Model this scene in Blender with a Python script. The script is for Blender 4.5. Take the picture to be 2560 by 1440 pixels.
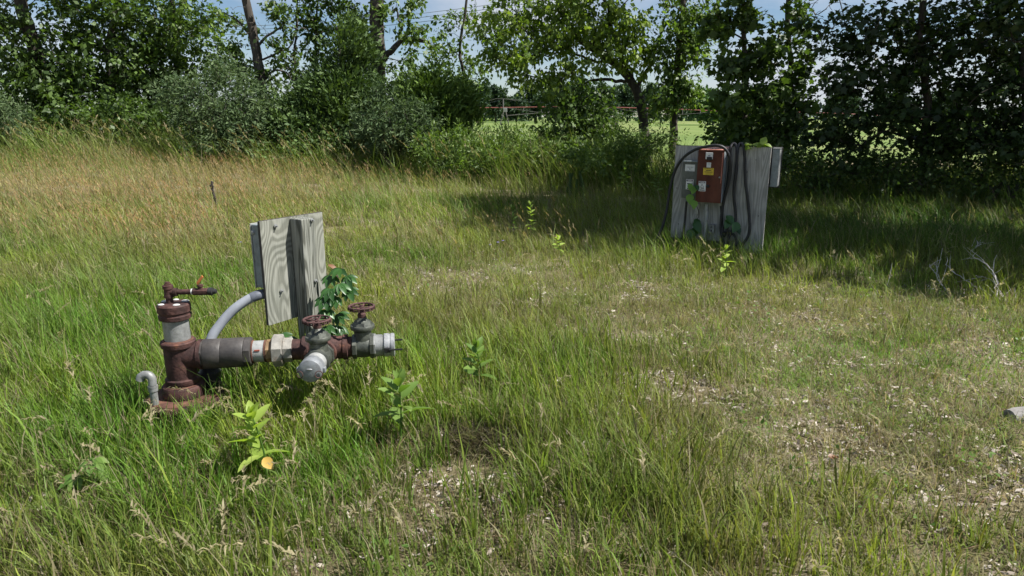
import bpy, bmesh, math, random
import numpy as np
from mathutils import Vector, Matrix

for o in list(bpy.data.objects):
    bpy.data.objects.remove(o, do_unlink=True)
SC = bpy.context.scene
COL = SC.collection
R = math.radians
rng = np.random.default_rng(11)
random.seed(11)

# ------------------------------------------------------------------ camera
PITCH = R(14.1); CAMH = 1.55; F = 24.0 / 36.0
cam_d = bpy.data.cameras.new('camera'); cam = bpy.data.objects.new('camera', cam_d); COL.objects.link(cam)
cam_d.sensor_width = 36.0; cam_d.lens = 24.0; cam_d.clip_start = 0.05; cam_d.clip_end = 5000
cam.location = (0, 0, CAMH); cam.rotation_euler = (math.pi / 2 - PITCH, 0, 0)
SC.camera = cam

# ------------------------------------------------------------------ sky, sun, exposure
SUN_AZ = 98.0      # clockwise from the viewing direction (+Y)
SUN_EL = 54.0
world = bpy.data.worlds.new('World'); SC.world = world; world.use_nodes = True
wn = world.node_tree; wn.nodes.clear()
W = lambda t: wn.nodes.new(t)
wo = W('ShaderNodeOutputWorld'); bg = W('ShaderNodeBackground'); sky = W('ShaderNodeTexSky')
sky.sky_type = 'NISHITA'; sky.sun_disc = False
sky.sun_elevation = R(SUN_EL); sky.sun_rotation = R(SUN_AZ)
sky.air_density = 0.9; sky.dust_density = 0.15; sky.ozone_density = 3.0
tc = W('ShaderNodeTexCoord'); mp = W('ShaderNodeMapping'); mp.inputs['Scale'].default_value = (1.0, 1.0, 3.2)
nz = W('ShaderNodeTexNoise'); nz.inputs['Scale'].default_value = 3.4; nz.inputs['Detail'].default_value = 7; nz.inputs['Roughness'].default_value = 0.55
cr = W('ShaderNodeValToRGB'); cr.color_ramp.elements[0].position = 0.43; cr.color_ramp.elements[1].position = 0.68
mx = W('ShaderNodeMixRGB'); mx.inputs[2].default_value = (6.4, 6.85, 7.7, 1)
wn.links.new(tc.outputs['Generated'], mp.inputs[0]); wn.links.new(mp.outputs[0], nz.inputs['Vector'])
wn.links.new(nz.outputs[0], cr.inputs[0]); wn.links.new(cr.outputs[0], mx.inputs[0]); wn.links.new(sky.outputs[0], mx.inputs[1])
wn.links.new(mx.outputs[0], bg.inputs[0]); wn.links.new(bg.outputs[0], wo.inputs[0])
bg.inputs[1].default_value = 0.05
sun_d = bpy.data.lights.new('sun', 'SUN'); sun = bpy.data.objects.new('sun', sun_d); COL.objects.link(sun)
sun_d.energy = 5.0; sun_d.angle = R(0.53); sun_d.color = (1.0, 0.965, 0.91)
SD = Vector((math.sin(R(SUN_AZ)) * math.cos(R(SUN_EL)), math.cos(R(SUN_AZ)) * math.cos(R(SUN_EL)), math.sin(R(SUN_EL))))
sun.rotation_euler = SD.to_track_quat('Z', 'Y').to_euler()
vs = SC.view_settings
vs.view_transform = 'Standard'; vs.look = 'None'; vs.gamma = 1.0; vs.exposure = 1.05; vs.use_curve_mapping = False
cy = SC.cycles
cy.max_bounces = 5; cy.diffuse_bounces = 2; cy.glossy_bounces = 2; cy.transmission_bounces = 4; cy.transparent_max_bounces = 6
cy.use_denoising = True; cy.use_adaptive_sampling = True; cy.adaptive_threshold = 0.02
cy.caustics_reflective = False; cy.caustics_refractive = False

# ------------------------------------------------------------------ picking points of the place from the photograph
CP, SP_ = math.cos(PITCH), math.sin(PITCH)
FP = F * 2560
def ray(u, v):
    a = (u - 1280) / FP; b = (720 - v) / FP
    return Vector((a, CP + b * SP_, -SP_ + b * CP))
def P(u, v, Y):
    d = ray(u, v); return Vector((0, 0, CAMH)) + d * (Y / d.y)
def G(u, v, z=0.0):
    d = ray(u, v); return Vector((0, 0, CAMH)) + d * ((z - CAMH) / d.z)
def hit(u, v, o, n):
    d = ray(u, v); c = Vector((0, 0, CAMH)); return c + d * ((o - c).dot(n) / d.dot(n))
def pxm(Y): return Y / FP        # metres for one photograph pixel at that distance

# ------------------------------------------------------------------ materials
MATS = {}
def nodes_of(name):
    m = bpy.data.materials.new(name); m.use_nodes = True; nt = m.node_tree; nt.nodes.clear()
    out = nt.nodes.new('ShaderNodeOutputMaterial'); MATS[name] = m
    return m, nt, out
def nd(nt, t, **kw):
    n = nt.nodes.new(t)
    for k, val in kw.items():
        if k.startswith('_'): setattr(n, k[1:], val)
        else: n.inputs[k.replace('__', ' ')].default_value = val
    return n
def ramp(nt, fac, stops):
    r = nt.nodes.new('ShaderNodeValToRGB'); e = r.color_ramp.elements
    while len(e) < len(stops): e.new(0.5)
    for el, (p, c) in zip(e, stops): el.position = p; el.color = (*c, 1)
    nt.links.new(fac, r.inputs[0]); return r.outputs[0]
def surf(name, stops, scale=8.0, rough=0.7, metallic=0.0, bump=0.15, stretch=(1, 1, 1), detail=6, spec=0.3, bscale=None, stain=0.6):
    m, nt, out = nodes_of(name)
    t = nd(nt, 'ShaderNodeTexCoord'); mp = nd(nt, 'ShaderNodeMapping'); mp.inputs['Scale'].default_value = stretch
    nt.links.new(t.outputs['Object'], mp.inputs[0])
    n = nd(nt, 'ShaderNodeTexNoise', Scale=scale, Detail=detail, Roughness=0.62); nt.links.new(mp.outputs[0], n.inputs['Vector'])
    b = nd(nt, 'ShaderNodeBsdfPrincipled', Roughness=rough, Metallic=metallic); b.inputs['Specular IOR Level'].default_value = spec
    n3 = nd(nt, 'ShaderNodeTexNoise', Scale=scale * 3.1, Detail=8, Roughness=0.75); nt.links.new(mp.outputs[0], n3.inputs['Vector'])
    st = ramp(nt, n3.outputs[0], [(0.34, (0.5, 0.47, 0.44)), (0.5, (1, 1, 1)), (0.68, (1.35, 1.33, 1.3))])
    mm = nd(nt, 'ShaderNodeMixRGB', _blend_type='MULTIPLY'); mm.inputs[0].default_value = stain; nt.links.new(ramp(nt, n.outputs[0], stops), mm.inputs[1]); nt.links.new(st, mm.inputs[2])
    nt.links.new(mm.outputs[0], b.inputs['Base Color'])
    n2 = nd(nt, 'ShaderNodeTexNoise', Scale=bscale or scale * 6, Detail=4); nt.links.new(mp.outputs[0], n2.inputs['Vector'])
    bp = nd(nt, 'ShaderNodeBump', Strength=bump, Distance=0.004); nt.links.new(n2.outputs[0], bp.inputs['Height']); nt.links.new(bp.outputs[0], b.inputs['Normal'])
    rr = nd(nt, 'ShaderNodeMapRange'); rr.inputs[3].default_value = max(0.05, rough - 0.15); rr.inputs[4].default_value = min(1, rough + 0.15)
    nt.links.new(n2.outputs[0], rr.inputs[0]); nt.links.new(rr.outputs[0], b.inputs['Roughness'])
    nt.links.new(b.outputs[0], out.inputs[0]); return m
def wood(name, dark, mid, light, ax, az, rings=9.0):
    # weathered plywood: contour grain from a stretched noise field, in object space
    m, nt, out = nodes_of(name)
    t = nd(nt, 'ShaderNodeTexCoord'); mp = nd(nt, 'ShaderNodeMapping'); mp.inputs['Scale'].default_value = (ax, ax, az)
    nt.links.new(t.outputs['Object'], mp.inputs[0])
    n = nd(nt, 'ShaderNodeTexNoise', Scale=1.0, Detail=1.5, Roughness=0.4, Distortion=0.25); nt.links.new(mp.outputs[0], n.inputs['Vector'])
    mu = nd(nt, 'ShaderNodeMath', _operation='MULTIPLY'); mu.inputs[1].default_value = rings * 6.283; nt.links.new(n.outputs[0], mu.inputs[0])
    si = nd(nt, 'ShaderNodeMath', _operation='SINE'); nt.links.new(mu.outputs[0], si.inputs[0])
    mr = nd(nt, 'ShaderNodeMapRange'); mr.inputs[1].default_value = -1; nt.links.new(si.outputs[0], mr.inputs[0])
    col = ramp(nt, mr.outputs[0], [(0.0, dark), (0.22, dark), (0.5, mid), (1.0, light)])
    mp2 = nd(nt, 'ShaderNodeMapping'); mp2.inputs['Scale'].default_value = (220, 220, 6); nt.links.new(t.outputs['Object'], mp2.inputs[0])
    f = nd(nt, 'ShaderNodeTexNoise', Scale=1.0, Detail=5); nt.links.new(mp2.outputs[0], f.inputs['Vector'])
    fc = ramp(nt, f.outputs[0], [(0.3, (0.55, 0.55, 0.55)), (0.65, (1.12, 1.1, 1.08))])
    st = nd(nt, 'ShaderNodeTexNoise', Scale=5.0, Detail=6); nt.links.new(t.outputs['Object'], st.inputs['Vector'])
    sc = ramp(nt, st.outputs[0], [(0.35, (0.62, 0.64, 0.6)), (0.62, (1.08, 1.06, 1.02))])
    m1 = nd(nt, 'ShaderNodeMixRGB', _blend_type='MULTIPLY'); m1.inputs[0].default_value = 0.6; nt.links.new(col, m1.inputs[1]); nt.links.new(fc, m1.inputs[2])
    m2 = nd(nt, 'ShaderNodeMixRGB', _blend_type='MULTIPLY'); m2.inputs[0].default_value = 0.55; nt.links.new(m1.outputs[0], m2.inputs[1]); nt.links.new(sc, m2.inputs[2])
    b = nd(nt, 'ShaderNodeBsdfPrincipled', Roughness=0.85); b.inputs['Specular IOR Level'].default_value = 0.2
    nt.links.new(m2.outputs[0], b.inputs['Base Color'])
    bp = nd(nt, 'ShaderNodeBump', Strength=0.5, Distance=0.003); nt.links.new(f.outputs[0], bp.inputs['Height']); nt.links.new(bp.outputs[0], b.inputs['Normal'])
    nt.links.new(b.outputs[0], out.inputs[0]); return m
def leafmat(name, dark, light, trans=0.35, rough=0.5, spec=0.4, tcol=None):
    # per-leaf variation from the point attribute "lv"
    m, nt, out = nodes_of(name)
    a = nd(nt, 'ShaderNodeAttribute', _attribute_name='lv')
    c = ramp(nt, a.outputs['Fac'], [(0.0, dark), (1.0, light)])
    b = nd(nt, 'ShaderNodeBsdfPrincipled', Roughness=rough); b.inputs['Specular IOR Level'].default_value = spec
    nt.links.new(c, b.inputs['Base Color'])
    tr = nd(nt, 'ShaderNodeBsdfTranslucent'); hs = nd(nt, 'ShaderNodeMixRGB', _blend_type='MULTIPLY'); hs.inputs[0].default_value = 1
    hs.inputs[2].default_value = (*(tcol or (1.5, 1.6, 0.6)), 1); nt.links.new(c, hs.inputs[1]); nt.links.new(hs.outputs[0], tr.inputs[0])
    mx = nd(nt, 'ShaderNodeMixShader'); mx.inputs[0].default_value = trans
    nt.links.new(b.outputs[0], mx.inputs[1]); nt.links.new(tr.outputs[0], mx.inputs[2]); nt.links.new(mx.outputs[0], out.inputs[0]); return m
def grassmat(name, trans=0.45):
    # colour from the clump ("tint") varied blade by blade ("lv"), straw mixed in ("dry")
    m, nt, out = nodes_of(name)
    ti = nd(nt, 'ShaderNodeAttribute', _attribute_name='tint')
    lv = nd(nt, 'ShaderNodeAttribute', _attribute_name='lv')
    dr = nd(nt, 'ShaderNodeAttribute', _attribute_name='dry')
    br = ramp(nt, lv.outputs['Fac'], [(0.0, (0.6, 0.62, 0.55)), (0.5, (1, 1, 1)), (1.0, (1.5, 1.35, 1.1))])
    m1 = nd(nt, 'ShaderNodeMixRGB', _blend_type='MULTIPLY'); m1.inputs[0].default_value = 1
    nt.links.new(ti.outputs['Color'], m1.inputs[1]); nt.links.new(br, m1.inputs[2])
    m2 = nd(nt, 'ShaderNodeMixRGB'); m2.inputs[2].default_value = (0.42, 0.33, 0.19, 1)
    nt.links.new(dr.outputs['Fac'], m2.inputs[0]); nt.links.new(m1.outputs[0], m2.inputs[1])
    b = nd(nt, 'ShaderNodeBsdfPrincipled', Roughness=0.55); b.inputs['Specular IOR Level'].default_value = 0.3
    nt.links.new(m2.outputs[0], b.inputs['Base Color'])
    tr = nd(nt, 'ShaderNodeBsdfTranslucent'); h = nd(nt, 'ShaderNodeMixRGB', _blend_type='MULTIPLY'); h.inputs[0].default_value = 1; h.inputs[2].default_value = (1.25, 1.3, 0.8, 1)
    nt.links.new(m2.outputs[0], h.inputs[1]); nt.links.new(h.outputs[0], tr.inputs[0])
    mx = nd(nt, 'ShaderNodeMixShader'); mx.inputs[0].default_value = trans
    nt.links.new(b.outputs[0], mx.inputs[1]); nt.links.new(tr.outputs[0], mx.inputs[2]); nt.links.new(mx.outputs[0], out.inputs[0]); return m

surf('rust', [(0.32, (0.020, 0.012, 0.011)), (0.5, (0.050, 0.024, 0.021)), (0.62, (0.077, 0.036, 0.029)), (0.72, (0.171, 0.072, 0.038))], 11, 0.72, 0.0, 0.7, stain=0.9)
surf('rust_bright', [(0.3, (0.05, 0.024, 0.018)), (0.5, (0.095, 0.045, 0.032)), (0.7, (0.17, 0.080, 0.052))], 18, 0.85, 0.0, 0.35)
surf('rust_wheel', [(0.3, (0.038, 0.019, 0.018)), (0.55, (0.075, 0.038, 0.036)), (0.75, (0.128, 0.064, 0.053))], 30, 0.75, 0.0, 0.3)
surf('dark_iron', [(0.3, (0.025, 0.023, 0.023)), (0.55, (0.050, 0.045, 0.042)), (0.75, (0.077, 0.069, 0.063))], 12, 0.55, 0.0, 0.25, spec=0.45)
surf('valve_green', [(0.3, (0.032, 0.036, 0.03)), (0.55, (0.075, 0.082, 0.068)), (0.75, (0.13, 0.135, 0.11))], 16, 0.45, 0.25, 0.25, spec=0.5)
surf('galvanized', [(0.3, (0.150, 0.154, 0.150)), (0.5, (0.225, 0.232, 0.229)), (0.7, (0.300, 0.307, 0.300))], 10, 0.5, 0.25, 0.2, spec=0.5)
surf('galvanized_pale', [(0.3, (0.230, 0.238, 0.234)), (0.7, (0.324, 0.328, 0.317))], 10, 0.6, 0.1, 0.15)
surf('union_grey', [(0.3, (0.200, 0.192, 0.176)), (0.55, (0.288, 0.276, 0.248)), (0.7, (0.240, 0.176, 0.128)), (0.8, (0.320, 0.304, 0.280))], 11, 0.6, 0.15, 0.25)
surf('brass', [(0.3, (0.128, 0.080, 0.040)), (0.6, (0.272, 0.176, 0.096)), (0.75, (0.304, 0.224, 0.136))], 12, 0.6, 0.1, 0.2)
surf('aluminium', [(0.3, (0.234, 0.242, 0.250)), (0.6, (0.328, 0.335, 0.343)), (0.75, (0.281, 0.281, 0.289))], 20, 0.45, 0.35, 0.15, spec=0.5)
surf('cap_grey', [(0.3, (0.153, 0.166, 0.178)), (0.6, (0.221, 0.234, 0.246))], 9, 0.5, 0.2, 0.12, spec=0.5)
surf('white_scale', [(0.3, (0.350, 0.350, 0.336)), (0.7, (0.525, 0.525, 0.511))], 30, 0.9, 0, 0.3)
surf('black_iron', [(0.3, (0.012, 0.012, 0.013)), (0.7, (0.035, 0.034, 0.034))], 14, 0.5, 0.0, 0.2)
surf('orange_handle', [(0.3, (0.22, 0.07, 0.02)), (0.7, (0.45, 0.16, 0.05))], 20, 0.6)
surf('pvc_grey', [(0.3, (0.230, 0.246, 0.281)), (0.7, (0.306, 0.332, 0.365))], 6, 0.5, 0, 0.05, spec=0.4, stain=.25)
surf('pvc_dark', [(0.3, (0.09, 0.10, 0.125)), (0.7, (0.13, 0.145, 0.17))], 6, 0.5, 0, 0.05)
surf('box_grey', [(0.3, (0.16, 0.19, 0.20)), (0.7, (0.24, 0.27, 0.28))], 7, 0.5, 0.1, 0.06)
surf('box_dark', [(0.3, (0.085, 0.09, 0.082)), (0.7, (0.135, 0.14, 0.125))], 6, 0.55, 0.05, 0.06)
surf('box_rust', [(0.3, (0.058, 0.017, 0.010)), (0.5, (0.092, 0.028, 0.016)), (0.75, (0.14, 0.052, 0.032))], 5, 0.7, 0, 0.15, stretch=(1, 1, .5))
surf('box_edge_pink', [(0.3, (0.30, 0.10, 0.07)), (0.7, (0.48, 0.22, 0.17))], 9, 0.7)
surf('box_side', [(0.3, (0.20, 0.24, 0.26)), (0.7, (0.34, 0.38, 0.40))], 6, 0.5)
surf('rubber', [(0.3, (0.010, 0.010, 0.011)), (0.7, (0.026, 0.026, 0.028))], 20, 0.55, 0, 0.1, spec=0.4)
surf('label_white', [(0.3, (0.58, 0.58, 0.57)), (0.7, (0.7, 0.7, 0.69))], 20, 0.6, 0, 0.02, stain=0.2)
surf('label_yellow', [(0.3, (0.55, 0.38, 0.03)), (0.7, (0.68, 0.50, 0.06))], 20, 0.6, 0, 0.02, stain=0.2)
surf('ink', [(0.3, (0.02, 0.02, 0.02)), (0.7, (0.04, 0.04, 0.04))], 20, 0.6, 0, 0.02, stain=0.2)
surf('ink_purple', [(0.3, (0.08, 0.05, 0.07)), (0.7, (0.13, 0.09, 0.11))], 20, 0.6, 0, 0.02, stain=0.2)
surf('red_mark', [(0.3, (0.30, 0.06, 0.04)), (0.7, (0.42, 0.12, 0.07))], 20, 0.7, 0, 0.02, stain=0.2)
surf('bark', [(0.3, (0.030, 0.025, 0.021)), (0.5, (0.065, 0.055, 0.046)), (0.72, (0.12, 0.105, 0.09))], 9, 0.9, 0, 0.8, stretch=(1, 1, .25), bscale=20)
surf('bark_pale', [(0.3, (0.10, 0.09, 0.08)), (0.6, (0.19, 0.175, 0.155)), (0.75, (0.26, 0.245, 0.22))], 9, 0.9, 0, 0.8, stretch=(1, 1, .3), bscale=20)
surf('dead_wood', [(0.3, (0.32, 0.295, 0.265)), (0.7, (0.52, 0.49, 0.45))], 12, 0.9, 0, 0.4)
surf('log_grey', [(0.3, (0.12, 0.115, 0.11)), (0.5, (0.21, 0.20, 0.19)), (0.7, (0.29, 0.275, 0.265))], 9, 0.9, 0, 0.6, stretch=(.4, 1, 1))
surf('galv_far', [(0.3, (0.072, 0.069, 0.063)), (0.7, (0.116, 0.110, 0.099))], 2, 0.7)
surf('pipe_red', [(0.3, (0.154, 0.042, 0.035)), (0.7, (0.238, 0.084, 0.070))], 1.5, 0.6)
surf('tyre', [(0.3, (0.03, 0.03, 0.03)), (0.7, (0.07, 0.065, 0.06))], 8, 0.9)
surf('wire', [(0.3, (0.10, 0.11, 0.12)), (0.7, (0.15, 0.16, 0.17))], 8, 0.6)
wood('plywood', (0.165, 0.172, 0.148), (0.222, 0.23, 0.20), (0.272, 0.28, 0.25), 6.0, 1.9, 20.0)
wood('post_wood', (0.107, 0.111, 0.096), (0.197, 0.205, 0.180), (0.279, 0.287, 0.263), 18.0, 1.0, 12.0)
wood('panel_wood', (0.304, 0.299, 0.291), (0.380, 0.375, 0.363), (0.437, 0.432, 0.422), 5.0, 0.55, 20.0)
surf('wood_edge', [(0.3, (0.03, 0.027, 0.025)), (0.7, (0.09, 0.083, 0.075))], 20, 0.95, 0, 0.4, stretch=(1, 1, .2))
surf('wood_edge_pale', [(0.3, (0.30, 0.29, 0.27)), (0.7, (0.45, 0.44, 0.42))], 20, 0.95, 0, 0.4, stretch=(1, 1, .2))
grassmat('blade'); grassmat('straw_head', 0.2)
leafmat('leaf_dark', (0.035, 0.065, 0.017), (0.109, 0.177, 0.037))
leafmat('leaf_mid', (0.051, 0.097, 0.020), (0.146, 0.221, 0.043))
leafmat('leaf_yellow', (0.083, 0.145, 0.023), (0.204, 0.275, 0.050), 0.42)
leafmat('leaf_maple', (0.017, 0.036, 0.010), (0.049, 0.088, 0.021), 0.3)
leafmat('leaf_juniper', (0.037, 0.071, 0.024), (0.105, 0.163, 0.044), 0.15, 0.65, 0.2)
leafmat('leaf_juniper_green', (0.047, 0.091, 0.019), (0.133, 0.202, 0.042), 0.15, 0.65, 0.2)
leafmat('leaf_olive', (0.045, 0.080, 0.034), (0.135, 0.185, 0.085), 0.3, 0.7, 0.15, (1.2, 1.3, .8))
leafmat('leaf_far', (0.030, 0.056, 0.032), (0.065, 0.102, 0.054), 0.15, .8, .1)  # bluish tone puts the haze of distance into the leaf colour
leafmat('leaf_far_bright', (0.05, 0.10, 0.034), (0.10, 0.18, 0.058), 0.2)
leafmat('leaf_weed', (0.080, 0.158, 0.028), (0.168, 0.255, 0.056), 0.4)
leafmat('leaf_weed_yellow', (0.198, 0.297, 0.045), (0.324, 0.414, 0.090), 0.45)
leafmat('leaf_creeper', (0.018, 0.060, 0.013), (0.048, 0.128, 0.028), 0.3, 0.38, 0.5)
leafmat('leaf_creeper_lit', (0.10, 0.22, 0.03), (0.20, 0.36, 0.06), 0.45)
leafmat('leaf_ochre', (0.50, 0.30, 0.06), (0.62, 0.42, 0.12), 0.3)
leafmat('leaf_brown', (0.10, 0.045, 0.02), (0.20, 0.095, 0.045), 0.2)
leafmat('litter', (0.18, 0.145, 0.115), (0.48, 0.435, 0.38), 0.1, 0.8, 0.2)
leafmat('petal', (0.20, 0.16, 0.55), (0.36, 0.28, 0.75), 0.3)
leafmat('petal_white', (0.7, 0.7, 0.68), (0.8, 0.8, 0.78), 0.3)
# ------------------------------------------------------------------ building blocks
ROOT = {}
def tag(o, label=None, cat=None, group=None, kind=None):
    if label: o['label'] = label
    if cat: o['category'] = cat
    if group: o['group'] = group
    if kind: o['kind'] = kind
    return o
def thing(name, loc, label, cat, group=None):
    o = bpy.data.objects.new(name, None); COL.objects.link(o); o.location = loc; o.empty_display_size = 0.1
    return tag(o, label, cat, group)
def world_loc(o):
    v = Vector((0, 0, 0))
    while o is not None: v += o.location; o = o.parent
    return v
class MB:
    """collects shapes given in world coordinates; build() links them as one mesh"""
    def __init__(s): s.v = []; s.f = []; s.sm = []
    def add(s, vs, fs, smooth=True):
        k = len(s.v); s.v += [tuple(x) for x in vs]; s.f += [tuple(i + k for i in f) for f in fs]; s.sm += [smooth] * len(fs); return s
    def box(s, o, ex, ey, ez, bevel=0.0):
        """box spanned from corner o by three edge vectors, edges chamfered"""
        o, ex, ey, ez = Vector(o), Vector(ex), Vector(ey), Vector(ez)
        bm = bmesh.new(); c = o + (ex + ey + ez) / 2
        M = Matrix((ex, ey, ez)).transposed().to_4x4(); M.translation = c
        bmesh.ops.create_cube(bm, size=1.0, matrix=M)
        if bevel: bmesh.ops.bevel(bm, geom=list(bm.edges), offset=bevel, segments=2, affect='EDGES', profile=0.5)
        bmesh.ops.recalc_face_normals(bm, faces=bm.faces)
        bm.verts.index_update()
        s.add([v.co.copy() for v in bm.verts], [[v.index for v in f.verts] for f in bm.faces], False); bm.free(); return s
    def lathe(s, o, axis, prof, n=28, phase=0.0, smooth=True):
        """profile (distance along axis, radius) revolved about axis from o; closed at both ends"""
        o = Vector(o); ax = Vector(axis).normalized(); a = ax.orthogonal().normalized(); b = ax.cross(a)
        if abs(ax.z) < 0.9: a = Vector((0, 0, 1)) - ax * ax.z; a.normalize(); b = ax.cross(a)
        vs = []; fs = []
        for (d, r) in prof:
            for i in range(n):
                t = 2 * math.pi * (i + phase) / n; vs.append(o + ax * d + (a * math.cos(t) + b * math.sin(t)) * r)
        m = len(prof)
        for j in range(m - 1):
            for i in range(n): fs.append((j * n + i, j * n + (i + 1) % n, (j + 1) * n + (i + 1) % n, (j + 1) * n + i))
        fs.append(tuple(range(n))[::-1]); fs.append(tuple(range((m - 1) * n, m * n)))
        return s.add(vs, fs, smooth)
    def prism(s, o, axis, d0, d1, r, n=6, phase=0.5, ch=0.006):
        return s.lathe(o, axis, [(d0, r - ch), (d0 + ch * .6, r), (d1 - ch * .6, r), (d1, r - ch)], n, phase, False)
    def tube(s, pts, r, n=8, cap=True):
        pts = [Vector(p) for p in pts]; m = len(pts); rs = r if hasattr(r, '__len__') else [r] * m
        vs = []; fs = []; up = None
        for i, p in enumerate(pts):
            d = (pts[min(i + 1, m - 1)] - pts[max(i - 1, 0)]).normalized()
            if up is None: up = d.orthogonal().normalized()
            up = (up - d * up.dot(d)); up = up.normalized() if up.length > 1e-6 else d.orthogonal().normalized()
            b = d.cross(up)
            for k in range(n):
                t = 2 * math.pi * k / n; vs.append(p + (up * math.cos(t) + b * math.sin(t)) * rs[i])
        for j in range(m - 1):
            for i in range(n): fs.append((j * n + i, j * n + (i + 1) % n, (j + 1) * n + (i + 1) % n, (j + 1) * n + i))
        if cap: fs.append(tuple(range(n))[::-1]); fs.append(tuple(range((m - 1) * n, m * n)))
        return s.add(vs, fs, True)
    def torus(s, o, axis, Rm, r, n=28, k=8):
        o = Vector(o); ax = Vector(axis).normalized(); a = ax.orthogonal().normalized(); b = ax.cross(a); vs = []; fs = []
        for i in range(n):
            t = 2 * math.pi * i / n; d = a * math.cos(t) + b * math.sin(t)
            for j in range(k):
                q = 2 * math.pi * j / k; vs.append(o + d * (Rm + r * math.cos(q)) + ax * (r * math.sin(q)))
        for i in range(n):
            for j in range(k): fs.append((i * k + j, ((i + 1) % n) * k + j, ((i + 1) % n) * k + (j + 1) % k, i * k + (j + 1) % k))
        return s.add(vs, fs, True)
    def ball(s, o, r, sc=(1, 1, 1), n=16, m=10):
        o = Vector(o); prof = []
        vs = [o + Vector((0, 0, -r * sc[2]))]; fs = []
        for j in range(1, m):
            ph = -math.pi / 2 + math.pi * j / m
            for i in range(n):
                t = 2 * math.pi * i / n; vs.append(o + Vector((math.cos(t) * math.cos(ph) * r * sc[0], math.sin(t) * math.cos(ph) * r * sc[1], math.sin(ph) * r * sc[2])))
        vs.append(o + Vector((0, 0, r * sc[2])))
        for i in range(n): fs.append((0, 1 + (i + 1) % n, 1 + i)); fs.append((len(vs) - 1, 1 + (m - 2) * n + i, 1 + (m - 2) * n + (i + 1) % n))
        for j in range(m - 2):
            for i in range(n): fs.append((1 + j * n + i, 1 + j * n + (i + 1) % n, 1 + (j + 1) * n + (i + 1) % n, 1 + (j + 1) * n + i))
        return s.add(vs, fs, True)
    def build(s, name, mat, parent=None):
        w = world_loc(parent) if parent else Vector((0, 0, 0))
        me = bpy.data.meshes.new(name); me.from_pydata([(x[0] - w.x, x[1] - w.y, x[2] - w.z) for x in s.v], [], s.f)
        me.polygons.foreach_set('use_smooth', s.sm); me.materials.append(MATS[mat]); me.update()
        o = bpy.data.objects.new(name, me); COL.objects.link(o); o.parent = parent
        if any(s.sm):
            try: me.set_sharp_from_angle(angle=R(38))
            except Exception: pass
        return o
def smooth_path(pts, k=6):
    pts = [Vector(p) for p in pts]; out = []
    for i in range(len(pts) - 1):
        p0 = pts[max(i - 1, 0)]; p1 = pts[i]; p2 = pts[i + 1]; p3 = pts[min(i + 2, len(pts) - 1)]
        for j in range(k):
            t = j / k
            out.append(0.5 * ((2 * p1) + (p2 - p0) * t + (2 * p0 - 5 * p1 + 4 * p2 - p3) * t * t + (3 * p1 - p0 - 3 * p2 + p3) * t ** 3))
    out.append(pts[-1]); return out

# value noise for laying out plants
_tab = np.random.default_rng(5).random((256, 256))
def vnoise(x, y):
    xi = np.floor(x).astype(int); yi = np.floor(y).astype(int); fx = x - xi; fy = y - yi
    fx = fx * fx * (3 - 2 * fx); fy = fy * fy * (3 - 2 * fy)
    g = lambda a, b: _tab[a % 256, b % 256]
    return (g(xi, yi) * (1 - fx) + g(xi + 1, yi) * fx) * (1 - fy) + (g(xi, yi + 1) * (1 - fx) + g(xi + 1, yi + 1) * fx) * fy
def fbm(x, y, s, o=3):
    r = 0; a = 1; t = 0
    for k in range(o): r = r + a * vnoise(x * s + 17.3 * k, y * s + 9.1 * k); t += a; a *= .5; s *= 2
    return r / t
def ground_z(x, y):
    x = np.asarray(x, float); y = np.asarray(y, float)
    z = (fbm(x, y, 0.7, 3) - 0.5) * 0.07 * np.clip(y / 3, 0, 1)
    up = np.clip((y - 8) / 9, 0, 1); z = z + .42 * up * up * (3 - 2 * up) * np.clip((1 - x) / 10, 0, 1)     # the meadow rises gently toward the far end of the hedgerow
    far = np.clip((y - 24) / 60, 0, 1); far = far * far * (3 - 2 * far)
    return z * (1 - far) - 0.5 * far

# leaves by the thousand as one mesh: template polygon per leaf
T_KITE = np.array([(0, 0, 0), (.32, .45, .06), (0, 1, -.05), (-.32, .45, .06)])
T_OVAL = np.array([(0, 0, 0), (.2, .18, .04), (.29, .45, .06), (.18, .78, .0), (0, 1, -.08), (-.18, .78, .0), (-.29, .45, .06), (-.2, .18, .04)])
T_NARROW = np.array([(0, 0, 0), (.14, .45, .03), (0, 1, -.04), (-.14, .45, .03)])
T_MAPLE = np.array([(0, 0, 0), (.42, .12, .05), (.30, .36, .03), (.55, .62, .06), (.22, .66, .02), (0, 1, -.08), (-.22, .66, .02), (-.55, .62, .06), (-.30, .36, .03), (-.42, .12, .05)])
T_SPRAY = np.array([(0, 0, 0), (.10, .3, .02), (.22, .5, .03), (.07, .6, .0), (.12, .85, 0), (0, 1, -.06), (-.12, .85, 0), (-.07, .6, 0), (-.22, .5, .03), (-.10, .3, .02)])
def norm(a): return a / np.maximum(np.linalg.norm(a, axis=1, keepdims=True), 1e-9)
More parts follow.
